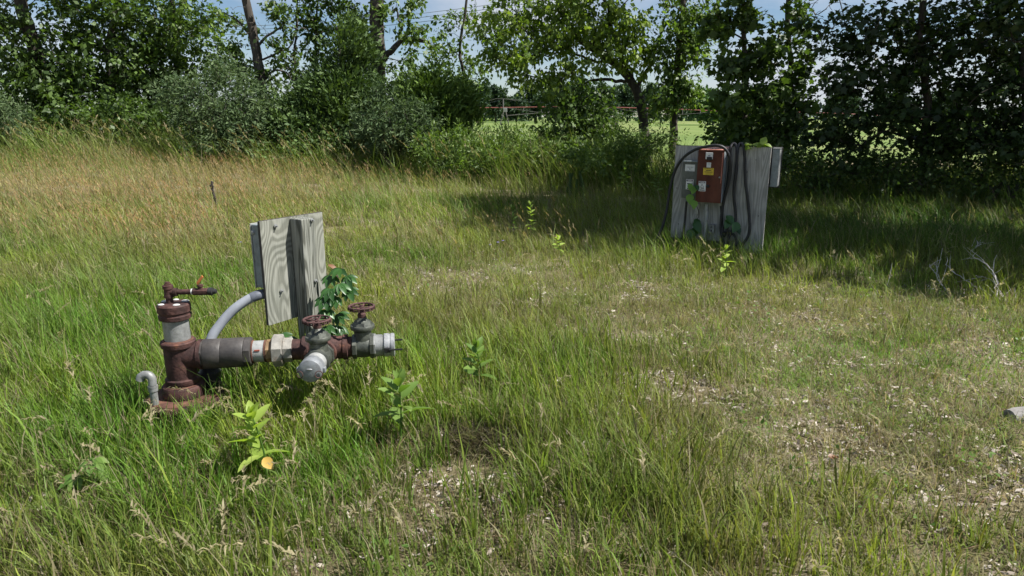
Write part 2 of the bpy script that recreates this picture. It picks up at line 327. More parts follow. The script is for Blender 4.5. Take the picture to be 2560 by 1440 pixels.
def leaves_object(name, mat, pos, ydir, nrm, size, lv, tmpl, parent=None):
    pos = np.asarray(pos, float); N = len(pos); k = len(tmpl)
    y = norm(np.asarray(ydir, float)); n = np.asarray(nrm, float); n = norm(n - y * (n * y).sum(1, keepdims=True)); x = np.cross(y, n)
    s = np.asarray(size, float).reshape(N, 1, 1)
    V = pos[:, None, :] + s * (x[:, None, :] * tmpl[None, :, 0:1] + y[:, None, :] * tmpl[None, :, 1:2] + n[:, None, :] * tmpl[None, :, 2:3])
    if parent: V = V - np.array(world_loc(parent))
    me = bpy.data.meshes.new(name)
    me.vertices.add(N * k); me.vertices.foreach_set('co', V.reshape(-1).astype(np.float32))
    me.loops.add(N * k); me.loops.foreach_set('vertex_index', np.arange(N * k, dtype=np.int32))
    me.polygons.add(N); me.polygons.foreach_set('loop_start', np.arange(0, N * k, k, dtype=np.int32))
    try: me.polygons.foreach_set('loop_total', np.full(N, k, dtype=np.int32))
    except Exception: pass
    at = me.attributes.new('lv', 'FLOAT', 'POINT'); at.data.foreach_set('value', np.repeat(np.asarray(lv, np.float32), k))
    me.materials.append(MATS[mat]); me.update(calc_edges=True)
    o = bpy.data.objects.new(name, me); COL.objects.link(o); o.parent = parent
    return o

# ------------------------------------------------------------------ the ground
def ground_material():
    m, nt, out = nodes_of('soil')
    t = nd(nt, 'ShaderNodeTexCoord')
    n1 = nd(nt, 'ShaderNodeTexNoise', Scale=1.1, Detail=6, Roughness=.6); n2 = nd(nt, 'ShaderNodeTexNoise', Scale=38.0, Detail=6, Roughness=.7)
    nt.links.new(t.outputs['Object'], n1.inputs['Vector']); nt.links.new(t.outputs['Object'], n2.inputs['Vector'])
    c1 = ramp(nt, n1.outputs[0], [(0.35, (0.13, 0.125, 0.060)), (0.5, (0.19, 0.165, 0.10)), (0.66, (0.33, 0.29, 0.22))])
    c2 = ramp(nt, n2.outputs[0], [(0.3, (0.45, 0.42, 0.38)), (0.55, (0.95, .92, .9)), (0.75, (1.5, 1.45, 1.4))])
    m1 = nd(nt, 'ShaderNodeMixRGB', _blend_type='MULTIPLY'); m1.inputs[0].default_value = 1; nt.links.new(c1, m1.inputs[1]); nt.links.new(c2, m1.inputs[2])
    b = nd(nt, 'ShaderNodeBsdfPrincipled', Roughness=.95); b.inputs['Specular IOR Level'].default_value = .1
    nt.links.new(m1.outputs[0], b.inputs['Base Color'])
    bp = nd(nt, 'ShaderNodeBump', Strength=.9, Distance=.03); nt.links.new(n2.outputs[0], bp.inputs['Height']); nt.links.new(bp.outputs[0], b.inputs['Normal'])
    nt.links.new(b.outputs[0], out.inputs[0])
    m, nt, out = nodes_of('crop_field')
    t = nd(nt, 'ShaderNodeTexCoord'); mp = nd(nt, 'ShaderNodeMapping'); mp.inputs['Scale'].default_value = (.06, .02, 1); nt.links.new(t.outputs['Object'], mp.inputs[0])
    n1 = nd(nt, 'ShaderNodeTexNoise', Scale=1.0, Detail=8, Roughness=.6); nt.links.new(mp.outputs[0], n1.inputs['Vector'])
    c1 = ramp(nt, n1.outputs[0], [(0.35, (0.085, 0.135, 0.036)), (0.5, (0.125, 0.170, 0.050)), (0.68, (0.19, 0.205, 0.085))])
    b = nd(nt, 'ShaderNodeBsdfPrincipled', Roughness=.95); b.inputs['Specular IOR Level'].default_value = .1
    nt.links.new(c1, b.inputs['Base Color']); nt.links.new(b.outputs[0], out.inputs[0])
ground_material()
def sheet(name, xs, ys, mat, dz=0.0):
    X, Y = np.meshgrid(xs, ys); Z = ground_z(X, Y) + dz; nx, ny = len(xs), len(ys)
    me = bpy.data.meshes.new(name)
    fs = [(j * nx + i, j * nx + i + 1, (j + 1) * nx + i + 1, (j + 1) * nx + i) for j in range(ny - 1) for i in range(nx - 1)]
    me.from_pydata(np.stack([X, Y, Z], -1).reshape(-1, 3).tolist(), [], fs); me.materials.append(MATS[mat]); me.polygons.foreach_set('use_smooth', [True] * len(fs))
    o = bpy.data.objects.new(name, me); COL.objects.link(o); o['kind'] = 'structure'; return o
xs = np.concatenate([np.linspace(-3000, -40, 14), np.linspace(-36, -9, 28), np.linspace(-8.8, 8.8, 120), np.linspace(9, 36, 28), np.linspace(40, 3000, 14)])
ys = np.concatenate([[-300, -60, -20, -8, -3], np.linspace(-1, 12, 90), np.linspace(12.3, 26, 40), np.linspace(28, 100, 30), np.geomspace(110, 4000, 20)])
sheet('ground', xs, ys, 'soil')
sheet('field', np.concatenate([np.linspace(-2500, -60, 10), np.linspace(-50, 60, 45), np.linspace(70, 2500, 10)]),
      np.concatenate([np.linspace(25, 100, 40), np.geomspace(108, 3500, 22)]), 'crop_field', 0.03)
# ------------------------------------------------------------------ the well head with its pipes
Z = Vector((0, 0, 1))
WX, WY, PZ = -1.697, 3.30, 0.367
well = thing('well_head', (WX, WY, 0), 'rusty brown well head with horizontal pipe run, two gate valves and capped ends', 'well head')
wb = Vector((WX, WY, 0))
D = Vector((math.cos(R(9)), math.sin(R(9)), 0))      # the pipe run
A0 = wb + Z * PZ
MB().lathe(wb, Z, [(-0.05, .165), (.10, .165), (.112, .158)], 40).build('well_casing', 'black_iron', well)
fl = MB().lathe(wb, Z, [(.112, .182), (.118, .19), (.142, .19), (.150, .184), (.152, .10)], 48).build('base_flange', 'rust', well)
MB().lathe(wb + Vector((0, 0, .1525)), Z, [(0, .175), (.0015, .174)], 48).build('rust_top', 'rust_bright', fl)
MB().lathe(wb, Z, [(.154, .098), (.158, .104), (.205, .104), (.214, .098), (.216, .07)], 36).build('collar', 'rust', well)
MB().lathe(wb + Z * .2165, Z, [(0, .094), (.0012, .093)], 36).build('collar_top', 'rust_bright', well)
tee = MB().lathe(wb, Z, [(.219, .078), (.228, .083), (.248, .083), (.254, .073), (.33, .074), (.415, .074), (.421, .083), (.444, .085), (.450, .08)], 40)
tee.lathe(A0, D, [(.0, .07), (.09, .07), (.094, .078), (.112, .078)], 36); tee.build('tee', 'rust', well)
MB().lathe(wb, Z, [(.4505, .074), (.456, .068)], 36).build('thread_ring', 'rust_bright', well)
MB().lathe(wb, Z, [(.452, .0615), (.58, .0615)], 40).build('riser_pipe', 'galvanized', well)
cap = MB().lathe(wb, Z, [(.560, .066), (.566, .076), (.585, .077), (.588, .073), (.598, .073), (.602, .0785), (.636, .0785), (.644, .072), (.645, .05)], 40).build('well_cap', 'rust', well)
for (t0, r0, w0, h0) in ((0.6, .055, .020, .006), (1.8, .058, .015, .005), (2.7, .056, .022, .006), (3.9, .058, .016, .004), (5.4, .057, .018, .005)):
    MB().ball(wb + Vector((math.cos(t0) * r0, math.sin(t0) * r0, .646)), w0, (1, .8, h0 / w0), 12, 6).build('scale_crust', 'white_scale', cap)
# the small tap on top of the cap
tp = wb + Vector((-.018, 0, 0))
MB().lathe(tp, Z, [(.645, .017), (.672, .017), (.673, .023), (.685, .023), (.686, .021), (.715, .021), (.718, .025), (.735, .025), (.737, .016), (.744, .016), (.745, .011), (.752, .011)], 20).build('tap_tee', 'rust', well)
TD = Vector((math.cos(R(4)), math.sin(R(4)), 0)); t0 = tp + Z * .700
MB().lathe(t0, TD, [(.0, .018), (.028, .018), (.029, .021), (.042, .021), (.043, .0135), (.125, .0135)], 20).build('tap_pipe', 'rust', well)
MB().lathe(t0, TD, [(.112, .0155), (.118, .0155)], 20).build('thread_ring', 'white_scale', well)
vl = MB().lathe(t0, TD, [(.118, .015), (.122, .0185), (.145, .0175), (.158, .0195), (.172, .0175), (.190, .0185), (.193, .015)], 8, .5, False)
vl.lathe(t0 + TD * .157, Z, [(.0, .012), (.026, .012), (.027, .015), (.036, .015)], 12); vl = vl.build('tap_valve', 'rust', well)
h0 = t0 + TD * .157 + Z * .034
MB().box(h0 + Vector((-.008, -.006, 0)), (.03, .004, .038), (-.004, .012, .001), (-.008, 0, .011), .002).build('tap_handle', 'orange_handle', vl)
MB().lathe(t0, TD, [(.193, .0165), (.196, .020), (.214, .020), (.217, .014), (.221, .0135), (.232, .0125), (.235, .008)], 20).build('tap_plug', 'black_iron', well)
# check valve, nipple, union
cv = MB().lathe(A0, D, [(.122, .074), (.126, .0765), (.205, .0765), (.208, .0745), (.212, .0765), (.315, .0765), (.32, .074)], 40)
cv.prism(A0, D, .094, .123, .0765, 8); cv.prism(A0, D, .319, .356, .0765, 8)
cv.build('check_valve', 'dark_iron', well)
MB().lathe(A0, D, [(.355, .060), (.360, .062), (.364, .058)], 36).build('thread_ring', 'rust_bright', well)
np_ = MB().lathe(A0, D, [(.36, .0555), (.422, .0555)], 40).build('nipple', 'galvanized_pale', well)
MB().lathe(A0, D, [(.418, .058), (.426, .058)], 36).build('thread_ring', 'rust_bright', well)
side = Vector((D.y, -D.x, 0))
q0 = A0 + D * .376 + side * .0525 + Z * .0195
MB().box(q0, D * .026, Z * .007, side * .004).build('paint_mark', 'red_mark', np_)
MB().prism(A0, D, .425, .460, .060, 8).build('brass_collar', 'brass', well)
un = MB().prism(A0, D, .459, .512, .0845, 8, .5).build('union_nut', 'union_grey', well)
MB().prism(A0, D, .511, .558, .064, 8, .5).build('union_end', 'union_grey', well)
# second tee
MB().lathe(A0, D, [(.556, .0545), (.62, .0545)], 36).build('pipe', 'rust', well)
TX = .731
t2 = MB().lathe(A0, D, [(.605, .060), (.609, .067), (.638, .067), (.642, .060), (.68, .061), (TX - .03, .066), (TX + .03, .066), (.785, .061), (.812, .061), (.816, .067), (.838, .067), (.841, .058)], 36)
C2 = A0 + D * TX; BD = Vector((0.02, -1, 0)).normalized()
t2.lathe(C2, BD, [(0, .06), (.065, .06), (.068, .067), (.09, .067), (.093, .06)], 36); t2.build('tee', 'rust', well)
MB().lathe(A0, D, [(.838, .0545), (.872, .0545)], 36).build('pipe', 'rust', well)

def gate_valve(c, ax, h=.207):
    """c: centre on the pipe axis; ax: pipe direction"""
    b = MB(); b.prism(c, ax, -.058, -.032, .066, 8); b.prism(c, ax, .032, .058, .066, 8)
    b.lathe(c, ax, [(-.036, .056), (-.015, .06), (.015, .06), (.036, .056)], 32)
    b.ball(c, .056, (.86, .86, 1.1), 24, 14)
    b.lathe(c, Z, [(.0, .050), (.06, .046), (.085, .045), (.092, .052), (.098, .0595)], 28)
    v = b.build('gate_valve', 'valve_green', well)
    n = MB().lathe(c, Z, [(.098, .062), (.104, .0645), (.116, .0645), (.120, .062)], 12, 0.5)
    n.lathe(c, Z, [(.1202, .055), (.136, .048), (.140, .040), (.150, .027), (.160, .0215)], 8, .5, False)
    n.build('bonnet', 'valve_green', v)
    p = MB().lathe(c, Z, [(.158, .0205), (.164, .0215), (.180, .0215), (.183, .014), (.185, .008), (h + .012, .007)], 12)
    p.build('packing_nut', 'rust_wheel', v)
    w = MB(); cz = c + Z * h
    w.torus(cz + Z * .004, Z, .064, .0055, 36, 8)
    w.torus(cz - Z * .008, Z, .062, .0042, 36, 8)
    for k in range(16):
        t = 2 * math.pi * k / 16; d = Vector((math.cos(t), math.sin(t), 0)); w.tube([cz + d * .067 - Z * .011, cz + d * .068 + Z * .006], .0048, 6)
    for k in range(5):
        t = 2 * math.pi * k / 5 + .3; d = Vector((math.cos(t), math.sin(t), 0)); w.tube([cz + d * .008 - Z * .006, cz + d * .035 - Z * .004, cz + d * .064], [.0058, .0045, .005], 6)
    w.lathe(cz, Z, [(-.016, .012), (-.012, .014), (.002, .014), (.004, .009), (.010, .009)], 8)
    w.build('handwheel', 'rust_wheel', v)
    return v
gate_valve(A0 + D * .919, D, .215)
CB = C2 + BD * .158
gate_valve(CB, BD, .200)
# couplings with dust caps
E = A0 + D * .968
cl = MB().prism(E, D, .0, .018, .0635, 8); cl.lathe(E, D, [(.016, .058), (.05, .058), (.052, .054), (.060, .054)], 36); cl.build('coupling', 'galvanized', well)
dc = MB().lathe(E, D, [(.058, .059), (.062, .0625), (.082, .0625), (.085, .0595), (.094, .0595), (.097, .0625), (.112, .0625), (.115, .058), (.1155, .02)], 40).build('dust_cap', 'aluminium', well)
lev = E + D * .078 + side * .066 - Z * .006
MB().box(lev - D * .016 - Z * .012, D * .032, Z * .026, side * .014, .003).build('cam_ear', 'black_iron', dc)
MB().box(lev + D * .006 + side * .012, D * .072, Z * .009, side * .007, .002).build('cam_lever', 'black_iron', dc)
lev2 = E + D * .078 - side * .066 - Z * .006
MB().box(lev2 - D * .016 - Z * .012, D * .032, Z * .026, -side * .014, .003).build('cam_ear', 'black_iron', dc)
MB().box(lev2 + D * .006 - side * .012, D * .072, Z * .009, -side * .007, .002).build('cam_lever', 'black_iron', dc)
E2 = CB + BD * .058
MB().lathe(E2, BD, [(-.004, .051), (.05, .051), (.052, .054), (.060, .054)], 40).build('coupling', 'galvanized_pale', well)
dc2 = MB().lathe(E2, BD, [(.058, .055), (.062, .058), (.120, .058), (.126, .055), (.131, .044), (.134, .026), (.1345, .008)], 44).build('dust_cap', 'cap_grey', well)
bs = BD.cross(Z).normalized()
for s in (-1, 1):
    e = E2 + BD * .095 + bs * (s * .057)
    MB().box(e - BD * .014 - Z * .016, BD * .028, Z * .026, bs * (s * .012), .003).build('cam_ear', 'cap_grey', dc2)
    MB().torus(e + bs * (s * -.012) + BD * .042 - Z * .012, BD * .9 + bs * (s * .35), .017, .0022, 20, 6).build('pull_ring', 'rust_wheel', dc2)
MB().ball(E2 + BD * .135 + Z * .012, .014, (1.1, .3, .35), 12, 6).build('cap_tab', 'aluminium', dc2)
# vent elbow and the conduit gland beside the casing
vb = P(385, 990, 3.17); vb.z = 0
MB().lathe(vb, Z, [(.15, .018), (.225, .018), (.226, .022), (.250, .022), (.251, .018), (.265, .018)], 24).build('vent_riser', 'galvanized', well)
arc = [vb + Z * .256] + [vb + Vector((-.024 + .024 * math.cos(t), .004, .280 + .030 * math.sin(t))) for t in np.linspace(0, math.pi / 2, 7)] + [vb + Vector((-.038, .004, .309)), vb + Vector((-.053, .002, .300)), vb + Vector((-.058, 0, .282))]
MB().tube(arc, [.020] * 8 + [.0205, .021, .021], 18).build('vent_elbow', 'galvanized', well)
MB().lathe(vb, Z, [(.245, .023), (.255, .023)], 24).build('elbow_collar', 'galvanized', well)
gl = P(528, 958, 3.42); gl.z = 0
MB().lathe(gl, Z, [(.0, .052), (.19, .052), (.195, .056), (.235, .056), (.240, .05), (.262, .042), (.275, .03)], 28).build('conduit_gland', 'black_iron', well)

# ------------------------------------------------------------------ the wooden post with its board
be = Vector((.53, .848, 0)).normalized(); bn = Vector((be.y, -be.x, 0))
yl = 3.58; BL = Vector((-.3723 * yl, yl, 0)); BWD = .437
post = thing('board_post', (BL.x + be.x * .2, BL.y + be.y * .2, 0), 'weathered grey timber post with a square plywood board, behind the pipes', 'post')
bz0, bz1 = .437, 1.012
bd = MB()
n0 = 9
bd.box(BL + Z * bz0, be * BWD, bn * -.018, Z * (bz1 - bz0) + be * 0.0, .0015)
board = bd.build('board', 'plywood', post)
MB().box(BL + Z * (bz0 + .002) - be * .0012 - bn * .0005, be * .0011, bn * -.017, Z * (bz1 - bz0 - .004)).build('board_edge', 'wood_edge', board)
MB().box(BL + Z * (bz1 + .0002) - bn * .0005, be * BWD, bn * -.017, Z * .001).build('board_edge', 'wood_edge', board)
ps = .196
MB().box(BL + be * ps + bn * .002 + Z * -.1, be * .092, bn * .092, Z * 1.105, .004).build('post', 'post_wood', post)
for (u, v) in ((687, 565), (702, 727), (778, 550), (788, 702)):
    s_ = hit(u, v, BL, bn)
    if u < 760: c = s_
    else: c = hit(u, v, BL + bn * (.094 if u < 786 else 0.094), bn)
    MB().lathe(c, bn, [(-.01, .004), (.004, .004), (.005, .011), (.009, .010), (.010, .004), (.022, .004)], 10).build('bolt', 'galvanized', post)
# junction box fixed to the back of the board, its conduit
jb = thing('junction_box', (BL.x, BL.y, .6), 'grey metal junction box on the back of the plywood board', 'electrical box')
o0 = BL + be * .004 - bn * .0195
MB().box(o0 + Z * .645, be * .19, bn * -.058, Z * .345, .004).build('box_body', 'box_grey', jb)
MB().box(o0 - bn * .059 + Z * .64 - be * .004, be * .198, bn * -.007, Z * .355, .002).build('box_lid', 'galvanized_pale', jb)
MB().lathe(o0 - bn * .045 + Z * .948, be * -1, [(-.002, .012), (.006, .012), (.010, .008)], 14).build('latch', 'galvanized_pale', jb)
cpts = [BL + be * .09 - bn * .055 + Z * .63, BL + be * .07 - bn * .055 + Z * .60, P(648, 737, 3.60), P(615, 752, 3.57), P(580, 778, 3.54), P(550, 812, 3.51), P(528, 846, 3.48), P(519, 890, 3.45), Vector((gl.x, gl.y, .262))]
cp = smooth_path(cpts, 7)
cnd = thing('conduit', (gl.x, gl.y, .26), 'curved light grey plastic conduit between well head and plywood board', 'conduit')
MB().tube(cp[17:], .0255, 18).build('conduit_pipe', 'pvc_grey', cnd)
MB().tube(cp[:19], .0275, 18).build('conduit_sleeve', 'pvc_dark', cnd)

# ------------------------------------------------------------------ the electrical panel
pa = R(30)
pe = Vector((math.cos(pa), -math.sin(pa), 0)); pn = Vector((-math.sin(pa), -math.cos(pa), 0))
PR = Vector((2.79, 7.5, 0)); PW = 1.045; PL = PR - pe * PW
def onp(u, v, off=0.0):
    """panel coordinates (along, height) of a photograph point on the plane off metres before the panel"""
    p = hit(u, v, PL + pn * off, pn); return (p - PL).dot(pe), p.z
def pp(s, z, off=0.0): return PL + pe * s + pn * off + Z * z
def pbox(m, u0, v0, u1, v1, d0, d1, bev=.003):
    s0, z1 = onp(u0, v0, d1); s1, z0 = onp(u1, v1, d1)
    return m.box(pp(s0, z0, d0), pe * (s1 - s0), pn * (d1 - d0), Z * (z1 - z0), bev)
panel = thing('electrical_panel_board', (PL.x + pe.x * .5, PL.y + pe.y * .5, 0), 'grey weathered plywood panel on posts carrying the rusty switch box', 'panel')
PZT = onp(1800, 366)[1]
MB().box(pp(0, .16), pe * (PW * .56), pn * -.022, Z * (PZT - .16), .002).build('plywood_sheet', 'panel_wood', panel)
MB().box(pp(PW * .56 + .003, .05), pe * (PW * .44 - .003), pn * -.022, Z * (PZT - .05), .002).build('plywood_sheet', 'panel_wood', panel)
MB().box(pp(PW + .0005, -.05, -.001), pe * .004, pn * -.02, Z * (PZT + .04)).build('edge_strip', 'wood_edge_pale', panel)  # pale wood puts the sunlit look of this edge into its colour
MB().box(pp(0, PZT + .0005, -.001), pe * PW, pn * -.02, Z * .003).build('edge_strip', 'wood_edge', panel)
MB().box(pp(.10, -.1, -.024), pe * .09, pn * -.09, Z * (PZT + .02), .004).build('post', 'post_wood', panel)
MB().box(pp(PW - .17, -.1, -.024), pe * .09, pn * -.09, Z * (PZT + .02), .004).build('post', 'post_wood', panel)
MB().box(pp(.02, .1, -.026), pe * (PW - .05), pn * -.04, Z * .09, .004).build('rail', 'post_wood', panel)
for (u, v) in ((1692, 470), (1696, 560), (1890, 400), (1896, 540), (1868, 430)):
    s_, z_ = onp(u, v); MB().ball(pp(s_, z_, .0), .006, (1, 1, 1), 10, 6).build('nail', 'wood_edge', panel)
# grey switch box
gsw = thing('switch_box', tuple(pp(.2, .6, .02)), 'narrow dark grey switch box with two white stickers beside the rusty box', 'electrical box')
pbox(MB(), 1708, 404, 1748, 497, .004, .10, .004).build('box_body', 'box_dark', gsw)
pbox(MB(), 1706, 402, 1749, 406, .002, .112, .002).build('lid_rim', 'box_grey', gsw)
def sticker(parent, u0, v0, u1, v1, off, mat, name='sticker', t=.0015):
    return pbox(MB(), u0, v0, u1, v1, off, off + t, 0).build(name, mat, parent)
GF = .1005
st = sticker(gsw, 1713.5, 411, 1736.5, 428.5, GF, 'label_white')
def bar(parent, u0, v0, u1, v1, off, mat='ink'): return pbox(MB(), u0, v0, u1, v1, off, off + .001, 0).build('print', mat, parent)
def text(parent, body, u, v, hpx, off, mat='ink', bold=True, wpx=None):
    s_, z_ = onp(u, v, off)
    cu = bpy.data.curves.new('print', 'FONT'); cu.body = body; cu.align_x = 'CENTER'; cu.align_y = 'CENTER'; cu.size = 1.0; cu.extrude = 0.0
    tmp = bpy.data.objects.new('print_tmp', cu); COL.objects.link(tmp)
    bpy.context.view_layer.update()
    me = bpy.data.meshes.new_from_object(tmp.evaluated_get(bpy.context.evaluated_depsgraph_get()))
    bpy.data.objects.remove(tmp, do_unlink=True)
    co = np.zeros(len(me.vertices) * 3); me.vertices.foreach_get('co', co); co = co.reshape(-1, 3)
    h = co[:, 1].max() - co[:, 1].min(); w = co[:, 0].max() - co[:, 0].min()
    H = hpx * pxm(7.7); Wd = (wpx * pxm(7.7) / math.cos(R(15))) if wpx else w / h * H
    c = pp(s_, z_, off) - world_loc(parent)
    out = [c + pe * float((x - 0) * Wd / w) + Z * float(y * H / h) for x, y, _ in co]
    me.vertices.foreach_set('co', np.array([tuple(q) for q in out]).reshape(-1)); me.materials.clear(); me.materials.append(MATS[mat]); me.update()
    o = bpy.data.objects.new('print', me); COL.objects.link(o); o.parent = parent; return o
text(st, 'LOCK OUT', 1725, 418.5, 3.0, GF + .0022, wpx=16); text(st, 'ALL', 1725, 422.6, 2.8, GF + .0022, wpx=6.5)
bar(st, 1714.5, 425.4, 1736, 426.6, GF + .0016)
st = sticker(gsw, 1715.5, 448, 1732.5, 474, GF, 'label_white')
bar(st, 1716.3, 449, 1732, 453.8, GF + .0016, 'ink_purple'); bar(st, 1719, 450.6, 1730, 452.2, GF + .0027, 'label_white')
for v0, v1, a, b in ((458, 461, 1718, 1728), (465, 467.4, 1720, 1728), (469.6, 472.6, 1718, 1729)): bar(st, a, v0, b, v1, GF + .0016)
# rusty switch box
rsw = thing('rusty_switch_box', tuple(pp(.4, .6, .02)), 'rusty red-brown switch box with yellow warning sticker on the plywood panel', 'electrical box')
RD = .155
s0, z1 = onp(1746, 376, RD); s1, z0 = onp(1801, 508.5, RD)
MB().box(pp(s0 + .004, z0 + .004, .003), pe * (s1 - s0 - .004), pn * (RD - .022), Z * (z1 - z0 - .004), .004).build('box_body', 'box_side', rsw)
door = MB().box(pp(s0, z0, RD - .018), pe * (s1 - s0), pn * .018, Z * (z1 - z0), .004).build('door', 'box_rust', rsw)
MB().box(pp(s0 + .002, z1 + .0005, .003), pe * (s1 - s0 + .004), pn * (RD - .002), Z * .012, .002).build('rain_lip', 'box_edge_pink', rsw)
MB().box(pp(s1 - .017, z0 + .22, RD + .0005), pe * .010, pn * .004, Z * (z1 - z0 - .24), .001).build('door_seam', 'box_edge_pink', door)
RF = RD + .0006
hd = pbox(MB(), 1764.5, 381, 1781.5, 398.5, RF, RF + .012, .004).build('handle_plate', 'label_white', rsw)
pbox(MB(), 1767, 392, 1779, 401, RF + .0125, RF + .030, .003).build('breaker_handle', 'black_iron', hd)
pbox(MB(), 1770.5, 388.6, 1776, 390.2, RF + .0125, RF + .0132, 0).build('print', 'ink', hd)
st = sticker(rsw, 1767, 406, 1777, 419, RF, 'label_white')
for v0 in (408.5, 411.5): bar(st, 1769, v0, 1775, v0 + .8, RF + .0016, 'box_grey')
st = sticker(rsw, 1758.5, 419.5, 1783.5, 438, RF, 'label_yellow')
text(st, 'WARNING', 1771, 422, 2.7, RF + .0022, wpx=20)
for v0, v1, a, b in ((424.8, 427, 1765, 1778), (429, 431, 1761, 1781.5), (432.3, 433.5, 1762, 1780), (434.8, 436, 1765, 1777)): bar(st, a, v0, b, v1, RF + .0016)
st = sticker(rsw, 1747, 452.5, 1763.5, 478.5, RF, 'label_white')
bar(st, 1748, 453.5, 1763, 458.3, RF + .0016, 'ink_purple'); bar(st, 1750.5, 455, 1761, 456.8, RF + .0027, 'label_white')
def tri(parent, pts, off, mat):
    ps_ = [pp(*onp(u, v, off), off) for u, v in pts]; m = MB(); m.add(ps_, [(0, 1, 2)], False); return m.build('print', mat, parent)
tri(st, ((1750.5, 468.5), (1760, 468.5), (1755.3, 459.5)), RF + .0018, 'ink'); tri(st, ((1752.2, 467.6), (1758.4, 467.6), (1755.3, 461.4)), RF + .0026, 'label_white')
bar(st, 1751.5, 469.6, 1760, 471.8, RF + .0016); bar(st, 1749.3, 473.8, 1761.5, 476.6, RF + .0016)
s_, z_ = onp(1769.5, 465.5, RF); MB().lathe(pp(s_, z_, RF), pn, [(0, .018), (.010, .018), (.014, .013), (.015, .006)], 18).build('knob', 'black_iron', rsw)
s_, z_ = onp(1799, 443.5, RF); MB().ball(pp(s_, z_, RF + .006), .010, (1, 1, 1), 12, 8).build('latch', 'aluminium', rsw)
# meter box behind the right edge
mb_ = thing('meter_box', tuple(pp(PW, .6, -.1)), 'tall pale grey box fixed behind the outer edge of the plywood panel', 'electrical box')
s0, z1 = onp(1927, 372, -.05); s1, z0 = onp(1941, 468, -.05)
MB().box(pp(PW + .012, z0, -.05), pe * .072, pn * -.135, Z * (z1 - z0), .004).build('box_body', 'box_grey', mb_)
MB().box(pp(PW + .008, z1 + .0005, -.045), pe * .082, pn * -.165, Z * .008, .002).build('box_roof', 'galvanized', mb_)
MB().box(pp(PW + .0845, z0 + .012, -.058), pe * .004, pn * -.115, Z * (z1 - z0 - .024), .001).build('sunlit_side', 'galvanized_pale', mb_)  # added pale slab: sunlight on this side put into its colour
MB().box(pp(PW - .10, z0 - .02, -.187), pe * .192, pn * -.02, Z * (z1 - z0 + .035), .002).build('backing_board', 'wood_edge', mb_)
# conduits, outlet, wooden tab
zz = lambda x, y: (1580 + .2431 * x, 330 + .2431 * y)
def ppx(x, y, off): return pp(*onp(*zz(x, y), off), off)
c1 = thing('riser_conduit', tuple(ppx(740, 1290, .07)), 'pale grey plastic conduit rising to the rusty switch box', 'conduit')
MB().tube([ppx(765, 740, .07), ppx(766, 860, .07)], .021, 14).build('conduit_top', 'galvanized_pale', c1)
MB().tube([ppx(766, 855, .07), ppx(757, 1000, .07), ppx(748, 1120, .075), ppx(738, 1310, .08)], .018, 14).build('conduit_pipe', 'galvanized_pale', c1)
c2 = thing('black_conduit', tuple(ppx(515, 1150, .04)), 'straight black conduit below the narrow grey switch box', 'conduit')
MB().tube([ppx(562, 712, .045), ppx(545, 900, .045), ppx(528, 1040, .045), ppx(512, 1230, .05)], .0125, 12).build('conduit_pipe', 'rubber', c2)
MB().lathe(ppx(562, 684, .045), Z * -1, [(0, .019), (.018, .019), (.020, .016), (.03, .016)], 12).build('conduit_nut', 'galvanized', c2)
ob = thing('outlet_box', tuple(ppx(815, 1040, .0)), 'small grey outlet box low on the plywood panel beside pale conduit', 'outlet')
u0, v0 = zz(790, 950); u1, v1 = zz(842, 1042)
pbox(MB(), u0, v0, u1, v1, .002, .045, .004).build('outlet_body', 'galvanized', ob)
for y in (978, 1015): MB().lathe(ppx(816, y, .0455), pn, [(0, .010), (.003, .010)], 12).build('socket', 'ink', ob)
tb = thing('wooden_tab', tuple(ppx(663, 830, .0)), 'short pale wooden slat hanging below the switch boxes', 'slat')
u0, v0 = zz(648, 738); u1, v1 = zz(682, 842)
pbox(MB(), u0, v0, u1, v1, .003, .02, .005).build('slat', 'wood_edge_pale', tb)
# rubber cables
def cable(label, pts, r=.0155):
    p = smooth_path([ppx(*q) for q in pts], 6); t = thing('rubber_cable', tuple(p[0]), label, 'cable', 'black rubber cables on the panel')
    MB().tube(p, r, 10).build('cable_sheath', 'rubber', t); return t
cable('thick black rubber cable arching over the rusty switch box down to the grass', [(180, 1260, .10), (222, 1150, .10), (292, 1030, .09), (350, 840, .07), (392, 580, .05), (445, 390, .05), (530, 265, .09), (650, 182, .16), (800, 143, .19), (900, 143, .19), (962, 180, .17), (1003, 260, .15), (1014, 390, .12), (988, 540, .10), (952, 670, .08), (932, 770, .07), (918, 900, .06), (914, 1010, .06), (938, 1120, .07), (960, 1230, .08)], .0165)
cable('black cable hung over the panel top in a loop next to the rusty box', [(955, 660, .03), (985, 500, .03), (1003, 330, .03), (1010, 180, .03), (1030, 130, .0), (1055, 122, -.01), (1074, 150, .03), (1079, 260, .03), (1074, 400, .03), (1052, 560, .03), (1050, 700, .03), (1066, 850, .03), (1055, 950, .04), (1025, 1030, .05), (990, 1100, .06), (985, 1230, .07)])
cable('black cable hung over the panel top farthest from the rusty box', [(1050, 560, .055), (1066, 430, .055), (1078, 300, .05), (1085, 185, .04), (1103, 130, .0), (1125, 120, -.01), (1148, 150, .03), (1160, 300, .03), (1164, 500, .03), (1190, 700, .03), (1207, 900, .035), (1206, 1020, .04), (1178, 1100, .05), (1115, 1180, .06)])
cable('coil of black cable at the foot of the plywood panel', [(915, 760, .04), (925, 900, .04), (915, 1000, .04), (945, 1075, .06), (985, 985, .07), (965, 955, .06), (935, 980, .06), (935, 1030, .07), (990, 1020, .08), (1050, 1060, .08), (1075, 1140, .08), (1080, 1260, .08)], .014)
